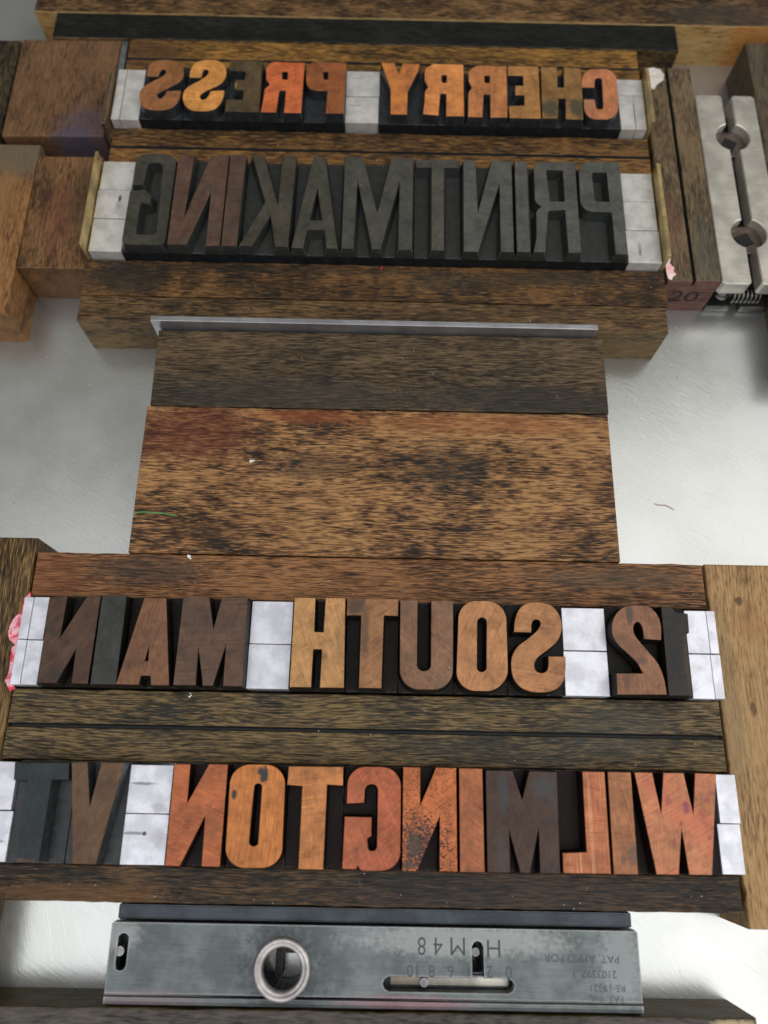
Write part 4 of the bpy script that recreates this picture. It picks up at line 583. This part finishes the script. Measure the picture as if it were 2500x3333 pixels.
M_bodyk = inked("type_side_black", (58, 62, 66), 1, .32, .4)  # lit look of the top-line shoulders put into this grey
M_bodyn = inked("type_front_navy", (40, 44, 50), 6, .4, .25)
M_bodyd = inked("type_side_dark", (44, 40, 36), 5, .5, .15)
M_bodyw = inked("type_side_grey", (74, 78, 80), 2, .32)
M_bodym = inked("type_side_maroon", (48, 34, 32), 3, .5, .15)
M_bodyb = inked("type_side_lit", (72, 76, 72), 4, .3, .45, .4)  # paler wall colour, standing in for light on slopes and shoulders
BODY = {1: M_bodyk, 2: M_bodyb, 3: M_bodyd, 4: M_bodym}
FLARE = {1: .45, 2: .95, 3: .45, 4: .4}
LINE = {1: "wood letters of the top line", 2: "tall black wood letters of the second line", 3: "wood letters of the third line", 4: "wood letters of the bottom line"}
for i, (row, ch, label, fp, bx, outer, holes) in enumerate(LETTERS):
    x0, x1, y0, y1 = bx; cx, cy = (x0 + x1) / 2, (y0 + y1) / 2
    t = empty("wood_type", (cx, cy, 0), label, "printing letter", LINE[row])
    fm = face("face_%02d" % i, seed=i + 1, **fp)
    wm = M_bodyw if ch in 'TV' and row == 4 and x0 < -55 else BODY[row]
    zf = 18.6 if row > 2 else 19.7
    bd = box(x0 - cx, x1 - cx, y0 - cy, y1 - cy, 0, zf + .05, .12)
    bmesh.ops.recalc_face_normals(bd, faces=bd.faces)
    for f in bd.faces:
        f.normal_update(); f.material_index = 0 if f.normal.z < .5 else 1
    link("body", bd, [M_bodyn if row < 3 else wm, wm], t)  # dark sides; upper rows get the colour-lightened lit top
    loc = lambda P: [(x - cx, y - cy) for x, y in P]
    rl = relief(loc(outer), [loc(h) for h in holes], 23.3, zf, FLARE[row], (x0 - cx, x1 - cx, y0 - cy, y1 - cy))
    link("raised_letter", rl, [fm, wm], t)

# ---------------------------------------------------------------- key-operated bar at the bottom
M_q = steel("quoin_steel", (98, 104, 104), 11, .33, 'X', .28, .9, .1, .8, .7, spots=[(-20.75, -42.4, 9.2, 9.2, (52, 54, 56), .75), (20, -36, 24, 3.2, (150, 152, 150), .55), (57, -40, 5, 8, (140, 144, 144), .5), (-58, -36, 4, 3, (150, 148, 148), .5), (-52, -49, 14, 2, (120, 100, 104), .5), (8, -48.6, 16, 1.4, (140, 96, 104), .5), (-20, -49, 9, 3, (60, 60, 62), .6)])
M_qd = steel("quoin_dark_steel", (62, 68, 74), 12, .42, 'X', .3, .6, .1, pitcol=(150, 158, 160))
M_qr = steel("ring_steel", (196, 190, 188), 13, .4, 'X', .1, .6, .04)
M_sl = steel("slide_steel", (150, 146, 138), 15, .4, 'X', .5, .8, spots=[(28, -45, 4, 1.5, (214, 208, 196), .7), (7, -45, 4, 1.4, (120, 104, 84), .6)])
M_sock = steel("socket_dark", (56, 52, 50), 16, .5, 'X', .3, .5)
M_hole = plain("hole_black", (14, 12, 11), .8)
M_pin = steel("pin_steel", (128, 126, 124), 14, .35, 'X', .2, .8)
M_mark = plain("stamped_dark", (68, 73, 73), .6, .3)
q = empty("lockup_bar", (0, -41, 0), "worn steel lock-up bar with a round key hole and stamped scale below the bottom line", "quoin")
def sub(o):
    o.parent = q; o.location = -Vector((0, -41, 0)) * MM; return o
X0, X1 = -60.7, 61.55
lipy = -47.9
slotT = [(3.8, -46.4), (31.0, -46.4), (32.0, -45.9), (32.4, -45.0), (32.0, -44.0), (31.0, -43.5), (25.5, -43.5), (25.5, -37.2), (25.0, -36.3), (24.2, -36.0), (23.4, -36.3), (22.9, -37.2), (22.9, -43.5), (3.8, -43.5), (2.8, -44.0), (2.4, -45.0), (2.8, -45.9)]
slotL = rrect(-58.9, -56.5, -43.2, -35.7, 1.15)
keyh = circ(-20.75, -42.4, 5.9, 40)
sub(link("top_plate", plate([(X0, lipy), (X1, lipy), (X1, -33.7), (X1 - .5, -33.25), (X0 + .5, -33.25), (X0, -33.7)], [slotT, slotL, keyh], 13.2, 16.0, .12), M_q))
# rounded front lip
lp = bmesh.new(); prof = [(-47.9, 13.2), (-47.9, 15.75), (-48.15, 15.6), (-48.5, 15.95), (-49.2, 16.0), (-49.9, 15.7), (-50.3, 15.0), (-50.4, 13.2), (-50.4, 1.0)] + [(-47.9, 1.0)]
ra = [lp.verts.new((X0 + .05, y, z)) for y, z in prof]; rb = [lp.verts.new((X1 - .05, y, z)) for y, z in prof]
for i in range(len(prof)):
    j = (i + 1) % len(prof); lp.faces.new((ra[i], ra[j], rb[j], rb[i]))
lp.faces.new(ra[::-1]); lp.faces.new(rb)
sub(link("front_lip", lp, M_q))
sub(link("back_jaw", box(-60.0, 60.8, -32.9, -29.75, 0, 14.6, .4), M_qd))
# lower slab with the openings carried through where light comes up
sub(link("lower_slab", plate([(X0 + .4, -47.8), (X1 - .4, -47.8), (X1 - .4, -33.4), (X0 + .4, -33.4)], [rrect(-59.2, -56.2, -43.5, -40.2, .3), circ(-20.75, -42.4, 5.2, 24), rrect(22.6, 25.6, -43.2, -37.0, .4)], 1.0, 11.6, .1), M_qd))
ring = bmesh.new(); n = 48
pr = [(6.6, 16.0), (6.6, 16.3), (6.3, 16.8), (5.9, 16.95), (5.5, 16.7), (5.3, 16.5), (4.95, 16.6), (4.6, 16.3), (4.4, 15.6), (4.4, 14.9), (4.7, 14.2), (6.0, 14.2)]
rs = [[ring.verts.new((-20.75 + r * math.cos(2 * math.pi * k / n), -42.4 + r * math.sin(2 * math.pi * k / n), z)) for r, z in pr] for k in range(n)]
for k in range(n):
    a, b_ = rs[k], rs[(k + 1) % n]
    for i in range(len(pr)):
        j = (i + 1) % len(pr); ring.faces.new((a[i], a[j], b_[j], b_[i]))
sub(link("key_ring", ring, M_qr, smooth=True))
sub(link("key_socket", join(box(-23.4, -21.6, -46, -39, 1.2, 6.0, .3), box(-21.0, -17.0, -41.0, -39.6, 1.2, 6.5, .3)), M_sock))
p = sub(link("pin", cyl((-58.35, -39.4, 8), (0, 0, 1), 1.15, 1.0, 7.6), M_pin))
p = sub(link("pin", cyl((11.95, -44.95, 11.6), (0, 0, 1), .95, .9, 2.6), M_pin))
p = sub(link("pin", cyl((24.1, -38.9, 3.0), (0, 0, 1), .95, .9, 9.5), M_pin))
sub(link("slide", box(4.0, 31.9, -46.2, -43.7, 11.62, 12.4, .5), M_sl))
def qtext(items, nm, thin=-.03): 
    o = textmesh(items, M_mark, nm, None, 16.006, thin, .012); return sub(o)
def fx(x, y): return (x, y)
qtext([("H", 27.9, -37.2, 3.9, 1.0), ("M", 19.6, -36.9, 3.9, 1.0), ("4", 15.0, -37.0, 3.9, .9), ("8", 11.3, -37.0, 3.9, .8)], "stamped_letters")
qtext([("0", 31.2, -42.1, 2.6, .9), ("2", 26.9, -42.1, 2.6, .9), ("4", 22.1, -42.1, 2.6, .6), ("6", 17.9, -42.1, 2.6, .9), ("8", 13.6, -42.1, 2.6, .9), ("10", 9.4, -42.1, 2.6, .9)], "stamped_scale")
qtext([("PAT. APP'D FOR", 48.2, -39.1, 1.7, 1.05), ("2103397 .1.", 50.6, -42.2, 1.6, 1.05), ("RE 19321", 53.6, -45.0, 1.5, 1.05), ("PAT. INC", 53.2, -47.2, 1.4, 1.05)], "stamped_patent_lines", -.012)

# ---------------------------------------------------------------- twin-jaw expanding quoin at the right
M_jaw = steel("jaw_steel", (214, 209, 196), 21, .36, 'X', .12, .7, .06, .4, pitcol=(130, 122, 106))
M_spring = steel("spring_steel", (130, 128, 124), 22, .3, 'X', .3, .9)
j = empty("expanding_quoin", (114, 184, 0), "pale steel quoin with two round key holes and a black gap at the right", "quoin")
def subj(o):
    o.parent = j; o.location = -Vector((114, 184, 0)) * MM; return o
def jaw(xo, xi, sgn):
    """outer side xo, gap side xi"""
    pts = []
    R = 5.6
    y0, y1 = 145.6, 221.6
    def arc(cy):
        out = []
        cxx = 114.9
        hh = math.sqrt(max(R * R - (xi - cxx) ** 2, 0))
        a0 = math.atan2(-hh, xi - cxx); a1 = math.atan2(hh, xi - cxx)
        if sgn < 0:  # left jaw: bulge towards -x
            a0 = a0 % (2 * math.pi); a1 = a1 % (2 * math.pi)
            for k in range(13):
                a = a0 + (a1 - a0) * k / 12; out.append((cxx + R * math.cos(a), cy + R * math.sin(a)))
        else:
            for k in range(13):
                a = a0 + (a1 - a0) * k / 12; out.append((cxx + R * math.cos(a), cy + R * math.sin(a)))
        return out
    edge = [(xi - sgn * 0, y0 + .8)] + arc(164.7) + arc(203.6) + [(xi, y1 - .8), (xi + sgn * .8, y1)]
    pts = edge + [(xo - sgn * 1.0, y1), (xo, y1 - 1.0), (xo, y0 + .8), (xo - sgn * .8, y0), (xi + sgn * .8, y0)]
    return pts
subj(link("jaw", plate(jaw(104.1, 113.3, -1), [], 11.0, 16.0, .3), M_jaw))
subj(link("jaw", plate(jaw(124.45, 116.5, 1), [], 11.0, 16.0, .3), M_jaw))
subj(link("core", box(106.5, 123.5, 149.5, 219.0, 0.4, 9.2, .5), M_hole))
for cy in (164.7, 203.6):
    o = subj(link("key_hub", prism(circ(114.9, cy, 5.3, 28), 9.2, 12.6, .3), steel("hub_%d" % cy, (112, 98, 90), cy, .35, 'X', .2, .7)))
    k = bmesh.new(); bmesh.ops.create_cube(k, size=1, matrix=Matrix.Translation((114.7, cy - .4, 12.7)) @ Matrix.Rotation(.45 if cy < 180 else 1.1, 4, 'Z') @ Matrix.Diagonal((4.4, 4.4, .5, 1)))
    kk = link("square_socket", k, M_hole); kk.parent = o
for yy, xx in ((148.4, 116.0),):
    bm = bmesh.new()
    for k in range(7):
        c_ = bmesh.new(); n1, n2 = 20, 8
        vs = [[c_.verts.new((111.2 + k * 1.35 + .42 * math.cos(2 * math.pi * b_ / n2), 147.6 + (2.0 + .42 * math.sin(2 * math.pi * b_ / n2)) * math.cos(2 * math.pi * a / n1), 7.2 + (2.0 + .42 * math.sin(2 * math.pi * b_ / n2)) * math.sin(2 * math.pi * a / n1))) for b_ in range(n2)] for a in range(n1)]
        for a in range(n1):
            for b_ in range(n2): c_.faces.new((vs[a][b_], vs[(a + 1) % n1][b_], vs[(a + 1) % n1][(b_ + 1) % n2], vs[a][(b_ + 1) % n2]))
        join(bm, c_)
    subj(link("spring", bm, M_spring, smooth=True))
bm = bmesh.new(); bmesh.ops.create_uvsphere(bm, u_segments=20, v_segments=12, radius=1, matrix=Matrix.Translation((107.2, 147.2, 8.2)) @ Matrix.Rotation(.5, 4, 'Y') @ Matrix.Diagonal((2.6, 1.8, 1.7, 1)))
subj(link("rounded_stud", bm, M_spring, smooth=True))
subj(link("foot_plate", box(104.3, 112.5, 146.0, 160, .1, 2.6, .7), M_spring))
subj(link("foot_plate", box(115.6, 124.3, 146.0, 160, .1, 2.6, .7), M_spring))

# ---------------------------------------------------------------- paper scraps, fibres and crumbs
def scrap(name, pts, z, h, mat, label, cat, amp=.5, seed=1):
    """a crumpled bit: outline filled with facets, its own thickness"""
    bm = bmesh.new(); vs = [bm.verts.new((x, y, z)) for x, y in pts]
    f = bm.faces.new(vs)
    bmesh.ops.triangulate(bm, faces=[f]); bmesh.ops.subdivide_edges(bm, edges=bm.edges[:], cuts=1)
    bmesh.ops.triangulate(bm, faces=bm.faces[:])
    for v in bm.verts:
        v.co.z += abs(noise.noise(v.co * .55 + Vector((seed * 9, 0, 0)))) * amp * 2.2
        v.co.x += noise.noise(v.co * .9 + Vector((0, seed * 5, 0))) * .25
    r = bmesh.ops.extrude_face_region(bm, geom=bm.faces[:]); bmesh.ops.translate(bm, vec=(0, 0, h), verts=[v for v in r['geom'] if isinstance(v, bmesh.types.BMVert)])
    return tag(link(name, bm, mat), label, cat)
def papermat(name, c1, c2):
    s = NB(name); n = s.noise(s.P, .35, 4, .6)
    c = s.mix(s.step(n, .42, .58), lin(c1), lin(c2)); s.bump(s.noise(s.P, 1.2, 4, .6), .3, .6)
    return s.fin(c, .45, 0)
M_pink = papermat("pink_paper", (226, 44, 84), (250, 190, 200))
M_pale = papermat("pale_pink", (240, 180, 180), (236, 214, 208))
M_white = papermat("white_paper", (198, 186, 176), (216, 208, 200))
scrap("paper_scrap", [(-92.3, 44.2), (-91.9, 43.0), (-92.9, 39.5), (-92.75, 36), (-92.75, 30.6), (-93.2, 29.6), (-95.6, 31.4), (-96.2, 34.6), (-95.2, 37.2), (-94.0, 38.6), (-93.6, 42.2)], 16.6, .12, M_pink, "crumpled bright pink paper wedged at the upper left of the third line", "paper scrap", .9, 1)
scrap("paper_scrap", [(-92.7, 30.2), (-92.7, 20.2), (-92.0, 19.2), (-93.2, 18.4), (-94.5, 21.0), (-94.4, 25.5), (-94.8, 29.6)], 16.5, .12, M_pink, "thin pink paper edge running down to the lower left of the third line", "paper scrap", .8, 2)
scrap("paper_scrap", [(87.2, 155.6), (88.7, 154.2), (88.4, 152.4), (89.6, 151.0), (89.3, 149.4), (90.1, 148.6), (88.8, 147.4), (88.3, 146.4), (87.3, 146.8), (86.9, 150.0)], 16.0, .1, M_pale, "torn pale pink scrap on the end of the grooved right strip", "paper scrap", .25, 3)
scrap("paper_scrap", [(88.4, 232.7), (91.0, 233.2), (93.2, 232.6), (94.5, 230.0), (94.0, 227.8), (91.8, 225.8), (90.2, 223.4), (88.6, 224.2), (88.3, 228)], 16.0, .12, M_white, "rounded white paper scrap on top of the grooved right strip", "paper scrap", .15, 4)
def fibre(name, pts, r, mat, label, cat="fibre"):
    cu = bpy.data.curves.new("t", 'CURVE'); cu.dimensions = '3D'; cu.bevel_depth = r; cu.bevel_resolution = 2; cu.resolution_u = 6
    sp = cu.splines.new('NURBS'); sp.points.add(len(pts) - 1)
    for i_, p_ in enumerate(pts): sp.points[i_].co = (*p_, 1)
    sp.use_endpoint_u = True; sp.order_u = 3
    ob = bpy.data.objects.new("t", cu); C.collection.objects.link(ob)
    me = bpy.data.meshes.new_from_object(ob.evaluated_get(bpy.context.evaluated_depsgraph_get())); bm = bmesh.new(); bm.from_mesh(me)
    bpy.data.objects.remove(ob); bpy.data.curves.remove(cu); bpy.data.meshes.remove(me)
    return tag(link(name, bm, mat, smooth=True), label, cat)
fibre("thread", [(-68.0, 66.3, 16.2), (-67.7, 67.0, 16.3), (-65.5, 67.3, 16.25), (-62.5, 67.1, 16.3), (-59.5, 67.0, 16.2), (-56.2, 66.3, 16.2)], .17, plain("green", (96, 150, 84), .6), "short green thread lying near the left edge of the widest board", "thread")
fibre("thread", [(81.9, 78.5, .15), (83, 78.1, .3), (84.8, 78.2, .3), (86.2, 77.7, .2), (87.6, 76.7, .15)], .14, plain("pinkish", (240, 206, 200), .6), "fine pale pink thread lying on the bare steel at the right", "thread")
M_crumb = plain("white_crumb", (244, 244, 240), .6); M_red = plain("red_dot", (200, 36, 60), .5); M_dk = plain("dark_crumb", (26, 24, 24), .6)
def crumb(x, y, z, r, mat, label, n=3, seed=1):
    bm = bmesh.new(); rd = random.Random(seed)
    for k in range(n):
        c_ = bmesh.new(); bmesh.ops.create_icosphere(c_, subdivisions=1, radius=r * rd.uniform(.6, 1), matrix=Matrix.Translation((x + rd.uniform(-r, r) * 1.1, y + rd.uniform(-r, r) * 1.1, z + r * .4)) @ Matrix.Diagonal((1, rd.uniform(.5, 1), .6, 1)))
        join(bm, c_)
    return tag(link("crumb", bm, mat), label, "crumb")
crumb(-36.6, 82.9, 16, .5, M_crumb, "white crumb on the left half of the widest mottled board", 4, 1)
crumb(-51.8, 54.8, 16, .5, M_crumb, "white crumb on the reddish strip just below the widest board", 5, 2)
crumb(-47.5, 18.4, 16, .38, M_crumb, "white crumb on the grooved strip below the dark left word", 3, 3)
crumb(-1.2, 148.4, 15.9, .55, M_red, "small red dot on the ink-smeared strip below the tall black letters", 2, 4)
crumb(69.9, 21.4, 23.0, .35, M_pale, "tiny pink crumb between the feet of the numerals one and two", 3, 5)
crumb(31.8, 53.0, 15.9, .38, M_dk, "tiny black crumb near the middle of the reddish strip", 2, 6)
crumb(17.8, 26.0, 23.0, .4, M_crumb, "white chip on the lower right curve of the letter U", 3, 7)
crumb(-4.5, 25.2, 19.7, .3, M_crumb, "white crumb in the hollow beside the foot of the third-line T", 2, 8)
dust = bmesh.new(); rd = random.Random(5)
for k in range(90):
    x = rd.uniform(-90, 86)
    y = rd.choice([rd.uniform(100, 123), rd.uniform(56, 99), rd.uniform(44, 55), rd.uniform(3, 18), rd.uniform(128, 136), rd.uniform(137, 149), rd.uniform(-29, -22), rd.uniform(186, 200)])
    if 56 < y < 124: x = rd.uniform(-66, 64)
    r = rd.uniform(.05, .11); c_ = bmesh.new()
    bmesh.ops.create_icosphere(c_, subdivisions=1, radius=r, matrix=Matrix.Translation((x, y, 16.1 + r * .3)) @ Matrix.Rotation(rd.uniform(0, 3), 4, 'Z') @ Matrix.Diagonal((rd.uniform(1, 2.5), 1, .6, 1)))
    join(dust, c_)
for k in range(120):
    x, y = rd.choice([(rd.uniform(-110, -70), rd.uniform(62, 125)), (rd.uniform(67, 120), rd.uniform(58, 140))])
    r = rd.uniform(.05, .14); c_ = bmesh.new()
    bmesh.ops.create_icosphere(c_, subdivisions=1, radius=r, matrix=Matrix.Translation((x, y, r * .4))); join(dust, c_)
tag(link("dust", dust, plain("dust", (222, 220, 214), .7)), "fine pale dust specks scattered over boards and steel", "dust", None, "stuff")
